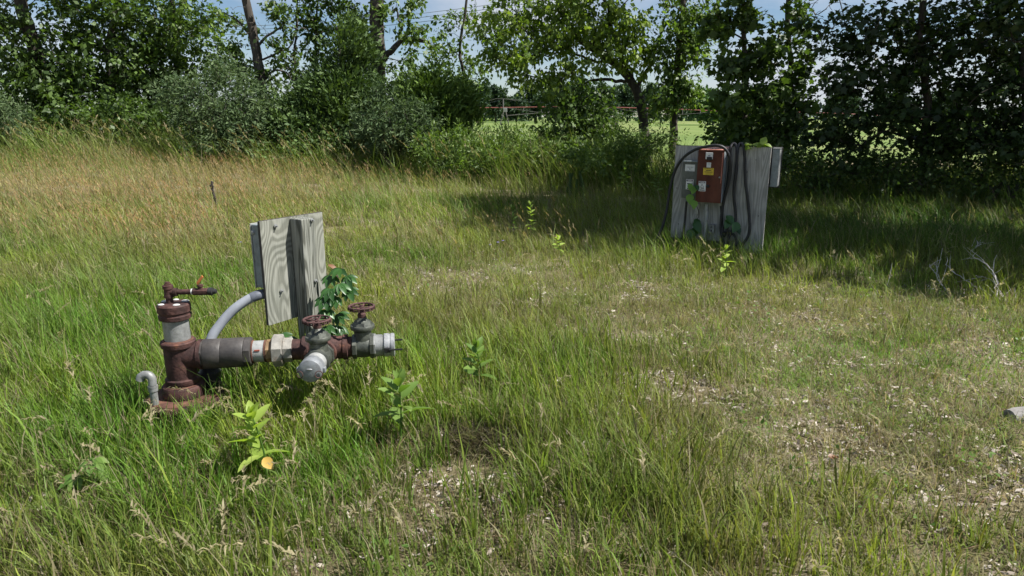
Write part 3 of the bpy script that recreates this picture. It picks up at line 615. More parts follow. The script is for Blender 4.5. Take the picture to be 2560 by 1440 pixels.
# ------------------------------------------------------------------ trees and shrubs of the hedgerow
class Skeleton:
    def __init__(s): s.p = np.zeros((0, 3)); s.par = []; s.paths = []
    def add_path(s, pts, parent, rr=None):
        k = len(s.p); s.p = np.vstack([s.p, np.array([tuple(q) for q in pts])])
        idx = list(range(k, k + len(pts))); s.par += [parent] + idx[:-1]; s.paths.append((parent, idx, rr)); return idx
def grow(sk, targets, r, up=0.25, wig=0.06, step=0.35):
    tr = sk.p.copy()
    d0 = np.min(np.linalg.norm(targets[:, None] - tr[None], axis=2), axis=1)
    for i in np.argsort(d0):
        c = targets[i]; v = c - sk.p; d = np.linalg.norm(v, axis=1) + 1e-6
        cost = d * (1 + 1.1 * np.maximum(0, -v[:, 2] / d + 0.15)); j = int(np.argmin(cost)); n = sk.p[j]; L = d[j]
        k = max(2, int(L / step)); ctrl = (n + c) / 2 + np.array([0, 0, up * L]) + r.normal(0, .10 * L, 3)
        t = np.linspace(0, 1, k + 1)[1:, None]
        pts = n * (1 - t) ** 2 + 2 * ctrl * t * (1 - t) + c * t * t
        pts[:-1] += r.normal(0, wig * min(1, L), (k, 3))[:-1]
        sk.add_path(pts, j)
def radii(sk, rtip=0.006, power=0.47):
    n = len(sk.p); tips = np.zeros(n); has = np.zeros(n, bool)
    for i in range(n):
        if sk.par[i] >= 0: has[sk.par[i]] = True
    for i in range(n - 1, -1, -1):
        if not has[i]: tips[i] += 1
        if sk.par[i] >= 0: tips[sk.par[i]] += tips[i]
    return rtip * np.maximum(tips, 1) ** power
def branch_mesh(name, sk, rad, mat, parent, sel, nside=5):
    m = MB()
    for (par, idx, rr) in sel:
        ids = ([par] if par >= 0 else []) + idx
        rs = list(rad[ids]) if rr is None else list(rr) if par < 0 else [rr[0]] + list(rr)
        if rr is None and par >= 0: rs[0] = min(rs[0], rs[1] * 1.3)
        m.tube([sk.p[i] for i in ids], rs, nside if rr is None else 12, cap=True)
    o = m.build(name, mat, parent)
    if name != 'trunk': o['kind'] = 'stuff'
    return o
def blob_points(r, blobs, dens=1.0):
    out = []
    for b in blobs:
        u, v, Y, ru, rv, n = b[:6]; n = max(2, int(n * dens)); c = np.array(P(u, v, Y)); k = pxm(Y); rad = np.array([ru * k, (b[6] if len(b) > 6 else max(.5, ru * k * .9)), rv * k])
        d = r.normal(0, 1, (n, 3)); d /= np.linalg.norm(d, axis=1, keepdims=True); q = r.random((n, 1)) ** 0.45
        out.append(c + d * q * rad)
    return np.vstack(out)
def clump_leaves(r, cs, per, rc, size, droop=.35, flat=.75, up=.7, sprig=2.2):
    """leaves strung along a short twig through each clump centre"""
    m = len(cs); n = m * per; cen = cs.mean(0); d = norm(cs - cen) * .55 + r.normal(0, .55, (m, 3)) + np.array([0, 0, .22 - droop * .5]); d = norm(d)
    sc = r.uniform(.55, 1.4, (m, 1)); t = r.uniform(-.6, .6, (n, 1)); q = r.normal(0, 1, (n, 3)) * rc * .62 * np.array([1, 1, flat])
    off = np.repeat(d * sc, per, 0) * t * rc * sprig + q * np.repeat(sc, per, 0) * (1.1 - .7 * (t + .6) / 1.2)
    pos = np.repeat(cs, per, 0) + off
    yd = norm(q) * .6 + np.repeat(d, per, 0) * .5 + r.normal(0, .4, (n, 3)) + np.array([0, 0, -droop])
    nr = r.normal(0, .55, (n, 3)) + np.array([0, 0, up])
    sz = size * r.uniform(.45, 1.3, n) * np.repeat(r.uniform(.8, 1.15, m), per)
    lv = np.clip(np.repeat(r.uniform(.1, .8, m), per) + r.normal(0, .2, n), 0, 1)
    return pos, yd, nr, sz, lv
def tree(name, label, cat, trunk, Y, r0, r1, blobs, mat, size, per, rc, tmpl=T_KITE, bark='bark', seed=1, limbs=(), bare=(), group=None, droop=.35, up=.25, twig=.006, step=.35, flat=.75, nup=.7, dens=1.0):
    r = np.random.default_rng(seed)
    b = P(trunk[0][0], trunk[0][1], Y); base = Vector((b.x, Y, float(ground_z(b.x, Y))))
    t = thing(name, base, label, cat, group)
    tp = smooth_path([base - Vector((0, 0, .1))] + [P(u, v, Y + (dy[0] if dy else 0)) for u, v, *dy in trunk[1:]], 6)
    tp = [p + Vector(r.normal(0, .012, 3)) for p in tp]
    sk = Skeleton(); n = len(tp); rr = [r0 + (r1 - r0) * (i / (n - 1)) ** .8 for i in range(n)]; rr[0] *= 1.35; rr[1] *= 1.12
    sk.add_path(tp, -1, rr)
    for (pts, ra, rb) in limbs:
        q = smooth_path([P(u, v, Y + (dy[0] if dy else 0)) for u, v, *dy in pts], 5)
        d = np.linalg.norm(sk.p - np.array(q[0]), axis=1); j = int(np.argmin(d)); m = len(q)
        sk.add_path([p + Vector(r.normal(0, .015, 3)) for p in q], j, [ra + (rb - ra) * i / (m - 1) for i in range(m)])
    nt = len(sk.paths)
    cs = blob_points(r, blobs, dens) if blobs else np.zeros((0, 3))
    if len(cs): grow(sk, cs, r, up, step=step)
    nb = len(sk.paths)
    if bare:
        tg = blob_points(r, bare); grow(sk, tg, r, .1, .09, .22)
    rad = radii(sk, twig); rad = np.minimum(rad, r0 * .45)
    tr = branch_mesh('trunk', sk, rad, bark, t, sk.paths[:nt])
    if nb > nt: branch_mesh('branches', sk, rad, bark, tr, sk.paths[nt:nb])
    if bare: branch_mesh('bare_twigs', sk, rad * .8, 'bark_pale', tr, sk.paths[nb:], 4)
    if len(cs):
        # leaves at the clumps and along the last third of the twigs
        lv = clump_leaves(r, cs, per, rc, size, droop, flat, nup)
        leaves_object('crown', mat, *lv, tmpl, parent=t)
    return t
HG = 'trees of the hedgerow'
tree('leaning_tree', 'thick trunk leaning away at the far end of the hedgerow beyond the tan grass', 'tree', [(135, 340), (110, 220), (84, 110), (52, 10), (25, -120), (10, -300)], 19.5, .26, .10,
     [(25, 100, 19, 70, 110, 34), (60, 220, 19, 80, 60, 26), (130, -60, 19.5, 170, 70, 30), (-80, 0, 19.5, 120, 140, 30), (0, -280, 19.5, 260, 140, 46)], 'leaf_dark', .15, 34, .21,
     limbs=[([(84, 110), (45, 62), (-20, 28)], .10, .05)], seed=2, dens=1.0, group=HG)
tree('mulberry_tree', 'dense dark green tree rising behind the silvery bush, thickest crown in the hedgerow', 'tree', [(290, 345), (285, 240), (275, 120), (300, -30), (310, -250)], 20, .16, .06,
     [(200, 90, 20, 130, 110, 80), (300, 190, 20, 130, 110, 78), (170, 230, 19.6, 110, 90, 60), (90, 180, 20.4, 80, 80, 40), (380, 240, 20.6, 90, 70, 40), (330, 60, 20, 110, 90, 56), (260, 290, 19.3, 130, 50, 40), (250, -140, 20, 200, 130, 46), (270, -330, 20.3, 200, 90, 26)], 'leaf_dark', .155, 36, .22, seed=3, dens=1.1, group=HG)
tree('mulberry_tree', 'leafy tree with a thin dark trunk between the dense tree and the half-bare one', 'tree', [(425, 345), (440, 200), (437, 80), (428, -30), (420, -260)], 20.6, .10, .05,
     [(440, 60, 20.6, 100, 80, 52), (500, 130, 20.4, 90, 80, 48), (400, 170, 20.4, 90, 80, 48), (540, 50, 20.6, 50, 55, 18), (560, 190, 20.2, 50, 50, 18), (430, -120, 20.6, 170, 110, 40), (430, -320, 20.6, 180, 90, 26)], 'leaf_mid', .14, 32, .19, seed=4, dens=1.0, group=HG)
tree('half_bare_tree', 'half-bare tree with a leaning grey trunk and dead twigs', 'tree', [(662, 350), (656, 260), (650, 180), (634, 90), (612, -20), (600, -180)], 19.2, .17, .09,
     [(695, 30, 19.2, 34, 40, 14), (700, 120, 19.0, 30, 26, 7), (590, 110, 19.4, 40, 60, 14), (610, 190, 19.2, 50, 50, 18), (670, 210, 19.2, 34, 40, 10), (600, -140, 19.2, 160, 90, 26)], 'leaf_dark', .14, 26, .16,
     limbs=[([(640, 120), (690, 72), (745, 72)], .04, .015), ([(640, 115), (600, 60), (560, 30)], .035, .012), ([(652, 200), (700, 175), (735, 205)], .035, .012), ([(645, 150), (720, 120), (742, 60)], .03, .01)],
     bare=[(690, 70, 19.2, 80, 70, 34), (600, 50, 19.2, 60, 50, 24), (720, 180, 19.2, 50, 50, 16)], seed=5, group=HG, bark='bark')
tree('sapling', 'thin twin-leaved sapling against the sky beside the half-bare tree', 'tree', [(748, 350), (746, 240), (736, 150), (742, 40), (740, -60)], 20, .045, .02,
     [(720, 140, 20, 34, 50, 14), (760, 200, 20, 34, 40, 13), (740, 60, 20, 30, 50, 10), (735, 240, 20, 40, 30, 12), (760, -60, 20, 70, 60, 12)], 'leaf_dark', .14, 22, .16, seed=6, group=HG)
tree('poplar_sapling', 'slim tree with hanging dark leaf clusters behind the tall juniper', 'tree', [(800, 350), (795, 220), (790, 90), (800, -40)], 20.5, .05, .02,
     [(790, 50, 20.5, 40, 60, 22), (805, 120, 20.4, 40, 50, 16), (860, 40, 20.6, 40, 50, 20), (790, -80, 20.5, 70, 60, 16)], 'leaf_dark', .145, 26, .17, seed=7, group=HG)
tree('big_trunk_tree', 'tree with the thickest upright trunk and a crooked limb toward the gap', 'tree', [(938, 350), (944, 240), (946, 130), (940, 10), (935, -150), (930, -320)], 20, .235, .16,
     [(905, 50, 20, 50, 60, 24), (1000, 20, 20, 60, 40, 24), (1050, 75, 19.8, 60, 45, 22), (1095, 120, 19.6, 50, 40, 16), (1030, 150, 19.6, 40, 30, 10), (990, 190, 19.6, 30, 26, 6), (910, 140, 20.2, 36, 50, 14), (930, -150, 20, 240, 110, 60), (930, -330, 20, 240, 90, 40)], 'leaf_mid', .14, 28, .17,
     limbs=[([(948, 160), (975, 130), (1000, 105), (1040, 96), (1075, 110)], .10, .04), ([(1000, 105), (1002, 60), (990, 20)], .04, .02)], seed=8, dens=.6, group=HG)
tree('gap_tree', 'thin leafy tree standing at the gap above the bright green juniper', 'tree', [(1185, 330), (1170, 230), (1150, 130), (1165, 20), (1180, -120)], 21, .06, .03,
     [(1130, 150, 21, 60, 50, 26), (1170, 80, 21, 60, 50, 24), (1120, 60, 20.8, 40, 40, 12), (1185, 190, 20.8, 36, 50, 20), (1120, 210, 20.8, 50, 30, 14), (1230, 60, 20.6, 40, 40, 12), (1190, -90, 21, 140, 80, 34)], 'leaf_mid', .135, 28, .165, seed=9, dens=.55, group=HG)
tree('box_elder', 'spreading yellow-green tree with a trunk forking low behind the switch panel', 'tree', [(1625, 345), (1608, 290), (1585, 215), (1545, 165), (1490, 125), (1440, 90), (1400, 20), (1380, -90)], 17, .135, .05,
     [(1420, 40, 17, 110, 50, 60), (1300, 40, 17, 80, 50, 38), (1250, 80, 16.8, 60, 50, 26), (1370, 110, 16.6, 90, 40, 36), (1300, 140, 16.4, 70, 40, 26), (1470, 60, 16.6, 80, 60, 36), (1560, 60, 16.6, 80, 60, 44), (1320, 190, 16.2, 50, 32, 14), (1430, 170, 16.4, 70, 34, 20),
      (1530, 130, 16.4, 60, 40, 20), (1600, 130, 16.6, 50, 50, 22), (1380, 200, 16.2, 40, 34, 10), (1240, 150, 16.8, 40, 40, 10), (1400, -90, 17, 260, 90, 90), (1420, -250, 17, 260, 110, 70), (1580, -60, 17, 100, 70, 30)], 'leaf_yellow', .125, 30, .165,
     limbs=[([(1608, 290), (1580, 200), (1556, 150), (1530, 60), (1500, -40)], .085, .03), ([(1560, 205), (1500, 198), (1450, 215), (1400, 250)], .045, .015), ([(1545, 160), (1480, 150), (1420, 130), (1360, 140)], .04, .015), ([(1480, 118), (1490, 60), (1460, 0)], .035, .015), ([(1590, 220), (1640, 130), (1660, 40)], .05, .02)], seed=10, dens=.85, group=HG, droop=.6)
tree('hedge_maple', 'upright tree just behind the switch panel with a dark single trunk and green crown', 'tree', [(1688, 385), (1684, 310), (1690, 220), (1698, 110), (1712, -20), (1715, -200)], 16.5, .105, .05,
     [(1700, 60, 16.5, 60, 60, 40), (1660, 140, 16.4, 50, 50, 26), (1730, 130, 16.4, 44, 50, 24), (1680, 215, 16.3, 50, 40, 26), (1655, 260, 16.2, 36, 30, 14), (1720, 235, 16.2, 40, 34, 16), (1750, 40, 16.6, 50, 50, 24), (1710, -110, 16.5, 160, 90, 50), (1710, -290, 16.5, 170, 100, 40)], 'leaf_mid', .125, 32, .165, seed=12, dens=.75, group=HG)
tree('grape_tree', 'thin-stemmed tree hung with big dark leaves above the meter box', 'tree', [(1862, 400), (1858, 300), (1866, 190), (1858, 80), (1862, -60)], 14, .075, .035,
     [(1850, 40, 14, 56, 60, 34), (1830, 170, 13.8, 44, 46, 24), (1900, 150, 13.8, 50, 50, 30), (1830, 260, 13.6, 50, 34, 22), (1895, 245, 13.6, 44, 44, 24), (1800, 80, 14, 40, 50, 16), (1850, 330, 13.5, 50, 26, 12), (1860, -100, 14, 140, 80, 36)], 'leaf_dark', .14, 24, .15, tmpl=T_MAPLE, dens=.62, seed=13, group=HG)
tree('vine_tree', 'slender dark tree with leafy trunk between meter box and shadowed maple', 'tree', [(1968, 420), (1970, 300), (1976, 180), (1970, 60), (1976, -80)], 14.2, .075, .04,
     [(1990, 40, 14.2, 50, 50, 26), (1960, 120, 14, 36, 50, 22), (2005, 180, 14, 40, 50, 24), (1950, 230, 13.8, 44, 44, 26), (1990, 290, 13.7, 50, 44, 28), (1940, 330, 13.6, 50, 40, 22), (1980, -100, 14.2, 140, 80, 30)], 'leaf_dark', .125, 24, .15, tmpl=T_MAPLE, dens=.5, seed=14, group=HG,
     bare=[(2080, 20, 14, 70, 30, 26), (2100, 40, 14, 60, 30, 14)])
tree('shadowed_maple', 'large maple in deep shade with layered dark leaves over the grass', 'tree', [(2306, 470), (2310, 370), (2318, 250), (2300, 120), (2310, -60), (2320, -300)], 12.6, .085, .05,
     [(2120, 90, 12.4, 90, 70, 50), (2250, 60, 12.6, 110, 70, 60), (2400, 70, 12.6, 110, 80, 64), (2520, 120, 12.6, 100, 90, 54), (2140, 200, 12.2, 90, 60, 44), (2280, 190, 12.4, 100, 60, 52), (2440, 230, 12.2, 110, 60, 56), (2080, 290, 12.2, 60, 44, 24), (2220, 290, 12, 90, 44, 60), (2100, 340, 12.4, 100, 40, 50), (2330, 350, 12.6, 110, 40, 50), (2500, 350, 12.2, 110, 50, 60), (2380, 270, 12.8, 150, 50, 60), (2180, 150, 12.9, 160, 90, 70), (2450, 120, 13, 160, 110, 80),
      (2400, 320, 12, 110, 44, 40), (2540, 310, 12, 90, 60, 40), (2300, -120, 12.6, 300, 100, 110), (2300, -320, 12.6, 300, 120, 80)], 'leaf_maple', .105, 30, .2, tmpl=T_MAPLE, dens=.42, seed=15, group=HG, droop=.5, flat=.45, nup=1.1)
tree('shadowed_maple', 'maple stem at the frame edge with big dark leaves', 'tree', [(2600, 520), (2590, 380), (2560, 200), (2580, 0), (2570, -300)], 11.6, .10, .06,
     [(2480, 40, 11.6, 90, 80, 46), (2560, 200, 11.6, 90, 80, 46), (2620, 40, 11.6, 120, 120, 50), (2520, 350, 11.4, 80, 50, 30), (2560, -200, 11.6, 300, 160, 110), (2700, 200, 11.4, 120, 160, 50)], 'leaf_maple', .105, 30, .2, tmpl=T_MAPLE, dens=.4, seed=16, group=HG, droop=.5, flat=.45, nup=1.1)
# trees standing beyond the frame on the sunny side: their shade falls across the grass
def shade_tree(x, y, h, rad, seed, label, n=170, cz=None, hz=None, ry=None):
    r = np.random.default_rng(seed); base = Vector((x, y, float(ground_z(x, y)))); t = thing('shade_tree', base, label, 'tree', 'shade trees beyond the frame')
    sk = Skeleton(); tp = smooth_path([base - Vector((0, 0, .1)), base + Vector((.1, 0, h * .3)), base + Vector((-.1, .1, h * .6)), base + Vector((0, 0, h * .92))], 6)
    sk.add_path(tp, -1, [.2 - .15 * i / (len(tp) - 1) for i in range(len(tp))])
    d = r.normal(0, 1, (n, 3)); d /= np.linalg.norm(d, axis=1, keepdims=True); q = r.random((n, 1)) ** .4
    cs = np.array([x, y, cz or h * .62]) + d * q * np.array([rad, ry or rad, hz or h * .38]); grow(sk, cs, r)
    rad_ = np.minimum(radii(sk), .09); tr = branch_mesh('trunk', sk, rad_, 'bark', t, sk.paths[:1]); branch_mesh('branches', sk, rad_, 'bark', tr, sk.paths[1:], 4)
    leaves_object('crown', 'leaf_maple', *clump_leaves(r, cs, 34, .38, .27), T_KITE, parent=t)
shade_tree(10.0, 9.7, 14.2, 2.2, 31, 'tall maple beyond the frame shading the middle of the meadow', 270, 11.4, 2.6, 2.9)
shade_tree(13.4, 12.0, 12.0, 3.1, 32, 'maple beyond the frame behind the shadowed maple')
shade_tree(8.9, 7.2, 9.7, 2.1, 33, 'maple just outside the frame over the dead branches', 130)

# shrubs
def shrub(name, label, u, v, Y, blobs, mat, size, per, rc, tmpl, seed, stems=7, group='shrubs of the hedgerow', droop=.2, up=.5, nup=.4, bark='bark'):
    r = np.random.default_rng(seed); b = P(u, v, Y); base = Vector((b.x, Y, float(ground_z(b.x, Y)))); t = thing(name, base, label, 'shrub', group)
    cs = blob_points(r, blobs); cs[:, 2] = np.maximum(cs[:, 2], base.z + .12 + r.random(len(cs)) * .2)
    sk = Skeleton(); k = 0
    for i in range(stems):
        a = r.uniform(0, 6.28); q = base + Vector((math.cos(a) * .18, math.sin(a) * .18, -.05)); e = cs[r.integers(len(cs))]
        h = Vector((q.x * .65 + e[0] * .35, q.y * .65 + e[1] * .35, max(.4, e[2] * .55)))
        sk.add_path(smooth_path([q, (q + h) / 2 + Vector((0, 0, .1)), h], 3), -1, [.035 - .015 * j / 6 for j in range(7)])
    grow(sk, cs, r, .2); rad = np.minimum(radii(sk, .005), .03)
    st = branch_mesh('stems', sk, rad, bark, t, sk.paths[:stems]); branch_mesh('branches', sk, rad, bark, st, sk.paths[stems:], 4)
    leaves_object('crown', mat, *clump_leaves(r, cs, per, rc, size, droop, .85, nup, 3.6), tmpl, parent=t); return t
shrub('silverberry_bush', 'broad silvery green bush below the half-bare tree', 560, 380, 17, [(520, 260, 17, 100, 70, 90), (600, 300, 16.8, 80, 60, 70), (450, 240, 17.2, 60, 50, 34), (560, 350, 16.6, 110, 36, 50), (560, 190, 17.2, 60, 40, 26), (640, 260, 17, 50, 60, 34)], 'leaf_olive', .13, 46, .19, T_NARROW, 41, 9)
shrub('silverberry_bush', 'silver-leaved bush between the two junipers', 970, 380, 16, [(960, 300, 16, 70, 60, 60), (1030, 290, 16, 50, 44, 36), (1000, 340, 15.8, 90, 34, 40), (920, 330, 15.9, 44, 40, 26), (960, 240, 16.1, 40, 30, 12), (1060, 330, 15.9, 40, 30, 16)], 'leaf_olive', .12, 46, .17, T_NARROW, 42, 8)
def juniper(label, u, Y, blobs, mat, seed):
    r = np.random.default_rng(seed); b = P(u, 350, Y); base = Vector((b.x, Y, float(ground_z(b.x, Y)))); t = thing('juniper', base, label, 'juniper', 'junipers of the hedgerow')
    cs = blob_points(r, blobs); cs[:, 2] = np.maximum(cs[:, 2], base.z + .15)
    top = max(cs[:, 2]); sk = Skeleton(); tp = [base + Vector((.03 * math.sin(i), .02 * math.cos(i * 2), -.05 + (top - .2) * i / 10)) for i in range(11)]
    sk.add_path(tp, -1, [.09 - .007 * i for i in range(11)]); grow(sk, cs, r, -.05); rad = np.minimum(radii(sk, .005), .03)
    tr = branch_mesh('trunk', sk, rad, 'bark', t, sk.paths[:1]); branch_mesh('branches', sk, rad, 'bark', tr, sk.paths[1:], 4)
    per = 60; n = len(cs) * per; c = np.repeat(cs, per, 0); off = r.normal(0, 1, (n, 3)) * np.array([.2, .2, .17]); pos = c + off
    axis = np.array([[base.x, base.y, 0]]); o_ = pos - axis; o_[:, 2] = 0
    yd = norm(o_) * .6 + r.normal(0, .4, (n, 3)) + np.array([0, 0, .55]); nr = r.normal(0, 1, (n, 3))
    lv = np.clip(np.repeat(r.uniform(.1, .75, len(cs)), per) + r.normal(0, .18, n), 0, 1)
    leaves_object('crown', mat, pos, yd, nr, r.uniform(.10, .2, n), lv, T_SPRAY, parent=t)
juniper('tall dark juniper standing before the thickest upright trunk', 860, 18.2, [(850, 300, 18, 110, 60, 90), (760, 310, 17.8, 50, 50, 34), (850, 220, 18.2, 90, 50, 64), (880, 150, 18.3, 56, 50, 34), (880, 90, 18.4, 34, 40, 16), (930, 260, 17.8, 40, 60, 26), (800, 250, 18, 50, 40, 26)], 'leaf_juniper', 51)
juniper('bright green spreading juniper at the edge of the gap', 1085, 17.4, [(1060, 235, 17.4, 56, 34, 36), (1130, 260, 17.3, 50, 34, 30), (1080, 280, 17.2, 90, 34, 50), (1020, 225, 17.5, 34, 24, 10), (1150, 290, 17.1, 34, 20, 12), (1075, 195, 17.5, 30, 24, 8)], 'leaf_juniper_green', 52)
shrub('dark_shrub', 'dark rounded shrub under the low limb of the yellow-green tree', 1440, 400, 16.2, [(1440, 300, 16.2, 80, 50, 50), (1400, 350, 16, 70, 40, 30), (1470, 260, 16.2, 60, 30, 22), (1500, 320, 16, 50, 50, 26), (1420, 260, 16.3, 40, 24, 12)], 'leaf_dark', .11, 34, .19, T_KITE, 43)
shrub('leafy_shrub', 'small pale-leaved shrub at the edge of the centre shade', 1440, 420, 13.2, [(1440, 385, 13.2, 34, 24, 20), (1480, 400, 13, 24, 22, 10)], 'leaf_mid', .07, 40, .12, T_KITE, 44, 5, bark='leaf_mid')
shrub('low_shrub', 'low green shrub tangle under the two tree trunks', 1610, 400, 15.2, [(1600, 350, 15.2, 60, 34, 40), (1560, 370, 15, 50, 30, 26), (1650, 360, 15, 50, 36, 26), (1540, 330, 15.4, 40, 30, 16)], 'leaf_mid', .085, 38, .16, T_NARROW, 45)
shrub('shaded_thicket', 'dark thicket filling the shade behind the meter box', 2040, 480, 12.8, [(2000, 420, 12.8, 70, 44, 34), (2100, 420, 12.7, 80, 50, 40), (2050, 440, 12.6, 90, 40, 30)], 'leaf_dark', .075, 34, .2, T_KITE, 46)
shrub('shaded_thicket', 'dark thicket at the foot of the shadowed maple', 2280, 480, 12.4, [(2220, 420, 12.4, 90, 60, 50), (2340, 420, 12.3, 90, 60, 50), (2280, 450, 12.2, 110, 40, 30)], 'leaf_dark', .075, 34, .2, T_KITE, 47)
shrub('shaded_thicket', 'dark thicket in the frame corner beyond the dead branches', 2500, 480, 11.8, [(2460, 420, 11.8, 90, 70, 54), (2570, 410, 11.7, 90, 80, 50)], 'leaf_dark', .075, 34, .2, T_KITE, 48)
shrub('hedge_bush', 'bluish green bush at the very end of the tan grass', 15, 350, 17.6, [(10, 290, 17.6, 60, 40, 40), (-60, 280, 17.6, 70, 60, 40), (40, 320, 17.4, 40, 24, 16)], 'leaf_olive', .11, 40, .18, T_NARROW, 49)
shrub('dark_underbrush', 'dark underbrush at the foot of the dense dark tree', 300, 350, 18.6, [(180, 310, 18.6, 80, 36, 46), (300, 310, 18.5, 90, 40, 50), (400, 310, 18.3, 60, 40, 36), (250, 270, 18.8, 110, 30, 36), (200, 370, 18.4, 130, 45, 40), (370, 370, 18.3, 110, 45, 34)], 'leaf_dark', .12, 32, .2, T_KITE, 50)
shrub('dark_underbrush', 'dark underbrush behind the tan seed heads by the tall juniper', 760, 370, 17.2, [(720, 330, 17.2, 60, 40, 44), (800, 345, 17, 70, 36, 40), (680, 300, 17.4, 50, 50, 34), (740, 390, 16.9, 120, 36, 34)], 'leaf_juniper', .12, 34, .2, T_KITE, 53)

for i, (u, Y, lab, m) in enumerate(((60, 19.6, 'dark underbrush at the foot of the leaning trunk', 'leaf_dark'), (480, 19.0, 'dark underbrush behind the broad silvery bush', 'leaf_dark'), (620, 19.0, 'dark underbrush round the foot of the half-bare tree', 'leaf_dark'), (900, 19.2, 'dark underbrush behind the tall juniper', 'leaf_dark'), (1060, 18.6, 'dark underbrush under the bright green juniper', 'leaf_dark'), (1880, 14.6, 'shaded underbrush behind the meter box', 'leaf_dark'))):
    shrub('dark_underbrush', lab, u, 350, Y, [(u - 50, 325, Y, 70, 30, 30), (u + 50, 325, Y, 70, 30, 30), (u, 295, Y + .3, 80, 30, 26), (u - 50, 375, Y - .4, 80, 45, 26), (u + 50, 375, Y - .4, 80, 45, 26)], m, .12, 30, .19, T_KITE, 70 + i)
for i, (u, v, Y, lab) in enumerate(((1110, 350, 15.2, 'rank weeds at the foot of the bright green juniper'), (1220, 350, 15.4, 'rank weeds across the gap, lit from the side'), (1330, 350, 15.5, 'rank weeds in shade before the far field'), (1540, 370, 14.6, 'rank weeds beside the low green shrub'))):
    shrub('weed_thicket', lab, u, v + 30, Y, [(u - 30, v + 10, Y, 50, 34, 24), (u + 35, v + 5, Y, 50, 34, 24), (u, v + 40, Y - .3, 70, 26, 20)], 'leaf_mid', .10, 34, .16, T_NARROW, 80 + i, 9, droop=-.3, bark='leaf_mid')
# ------------------------------------------------------------------ grass: every blade a bent strip, laid out by ground maps
def spread(y0, y1, dens, margin=.6):
    hw0, hw1 = .80 * y0 + margin, .80 * y1 + margin; n = int((y1 - y0) * 2 * hw1 * dens)
    y = rng.uniform(y0, y1, n); x = rng.uniform(-hw1, hw1, n); k = np.abs(x) < .80 * y + margin; return np.stack([x[k], y[k]], 1)
def spot(x, y, u, v, rx, ry=None):
    g = G(u, v); ry = ry or rx; return np.exp(-(((x - g.x) / rx) ** 2 + ((y - g.y) / ry) ** 2))
def spots(x, y, L): return sum(a * spot(x, y, *q) for a, *q in L)
def zmix(a, b, f): return a + (np.asarray(b) - a) * np.clip(f, 0, 1)[:, None]
LUSH = np.array([0.170, 0.315, 0.042]); YEL = np.array([0.335, 0.405, 0.064]); OLIVE = np.array([0.262, 0.288, 0.082]); PALE = np.array([0.33, 0.335, 0.125]); TAN = np.array([0.45, 0.37, 0.20]); STRAW = np.array([0.47, 0.40, 0.26]); ROSE = np.array([0.47, 0.29, 0.155]); SHADED = np.array([0.060, 0.135, 0.030]); BROWN = np.array([.22, .16, .11])
def dry_map(x, y):
    return np.clip(spots(x, y, [(.9, 2250, 860, 1.5, 1.3), (.9, 2450, 1000, 1.2, .9), (.7, 2080, 760, 1.3, 1.0), (.6, 1950, 1050, .7, .5), (.5, 1300, 650, 1.2, 1.2), (.6, 1500, 720, 1.6, .9), (.5, 900, 600, 1.2, 1.5), (.4, 1750, 800, 1.2, .8), (.7, 2300, 1150, .8, .4), (.5, 2500, 1400, .6, .4)]), 0, 1)
def tan_map(x, y):
    return np.clip(spots(x, y, [(.9, 250, 430, 4.5, 2.6), (.9, 600, 470, 3.6, 2.4), (.8, 300, 520, 3.0, 1.6), (.6, 700, 410, 5, 2.5), (.5, 500, 600, 2, 1)]) * (.45 + 1.1 * fbm(x, y, .5)), 0, 1)
def lush_map(x, y):
    return np.clip(spots(x, y, [(.9, 560, 1100, 1.2, .7), (.8, 900, 950, 1.0, .6), (.6, 1250, 1000, .8, .7), (.9, 100, 850, 1.0, 1.0), (.5, 1550, 1200, .8, .4), (.6, 1400, 900, .8, .5), (.9, 2200, 600, 2.6, 2.2), (.7, 1000, 470, 3, 3), (.8, 1400, 430, 4, 4), (.5, 1700, 640, 1, 1)]), 0, 1)
def bare_map(x, y): return np.clip(spots(x, y, [(2.0, 1150, 1205, .15, .10), (1.0, 1110, 1275, .06, .07), (2.0, 1180, 1118, .20, .09)]), 0, 1)
def pale_map(x, y):
    # worn openings in the dry turf where litter lies
    return np.clip(dry_map(x, y) * 1.4, 0, 1) * np.clip((fbm(x + 4, y + 8, 4.2, 2) - .57) * 9, 0, 1)
wellfront = np.array([WX + .35, WY - .35])
def hgt(x, y):
    h = .18 + .085 * lush_map(x, y) - .09 * dry_map(x, y) + .16 * (fbm(x, y, 1.6) - .5)
    # trodden growth round the well head and under the pipes
    d = np.hypot((x - wellfront[0]) / 1.0, (y - wellfront[1]) / .38); h = h * (1 - .33 * np.exp(-d ** 2))
    for (u, v, Y) in ((668, 1235, 2.62), (1000, 1120, 2.98), (1200, 960, 3.7), (245, 1230, 2.6), (30, 1310, 2.45)):
        b = P(u, v, Y); h = h * (1 - .6 * np.exp(-((x - b.x) / .13) ** 2 - ((y - b.y + .10) / .15) ** 2))
    return np.clip(h, .05, .5)
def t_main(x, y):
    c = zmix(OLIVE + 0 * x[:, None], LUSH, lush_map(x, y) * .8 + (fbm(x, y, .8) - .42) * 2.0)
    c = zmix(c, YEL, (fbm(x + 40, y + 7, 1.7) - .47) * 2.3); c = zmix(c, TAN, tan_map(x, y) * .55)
    return zmix(c, SHADED, spot(x, y, 2300, 580, 3, 2.2) * .8)  # tree shade put into the tint as a darker green
def ground_clear(x, y): return ((x - WX) ** 2 + (y - WY) ** 2) > .19 ** 2
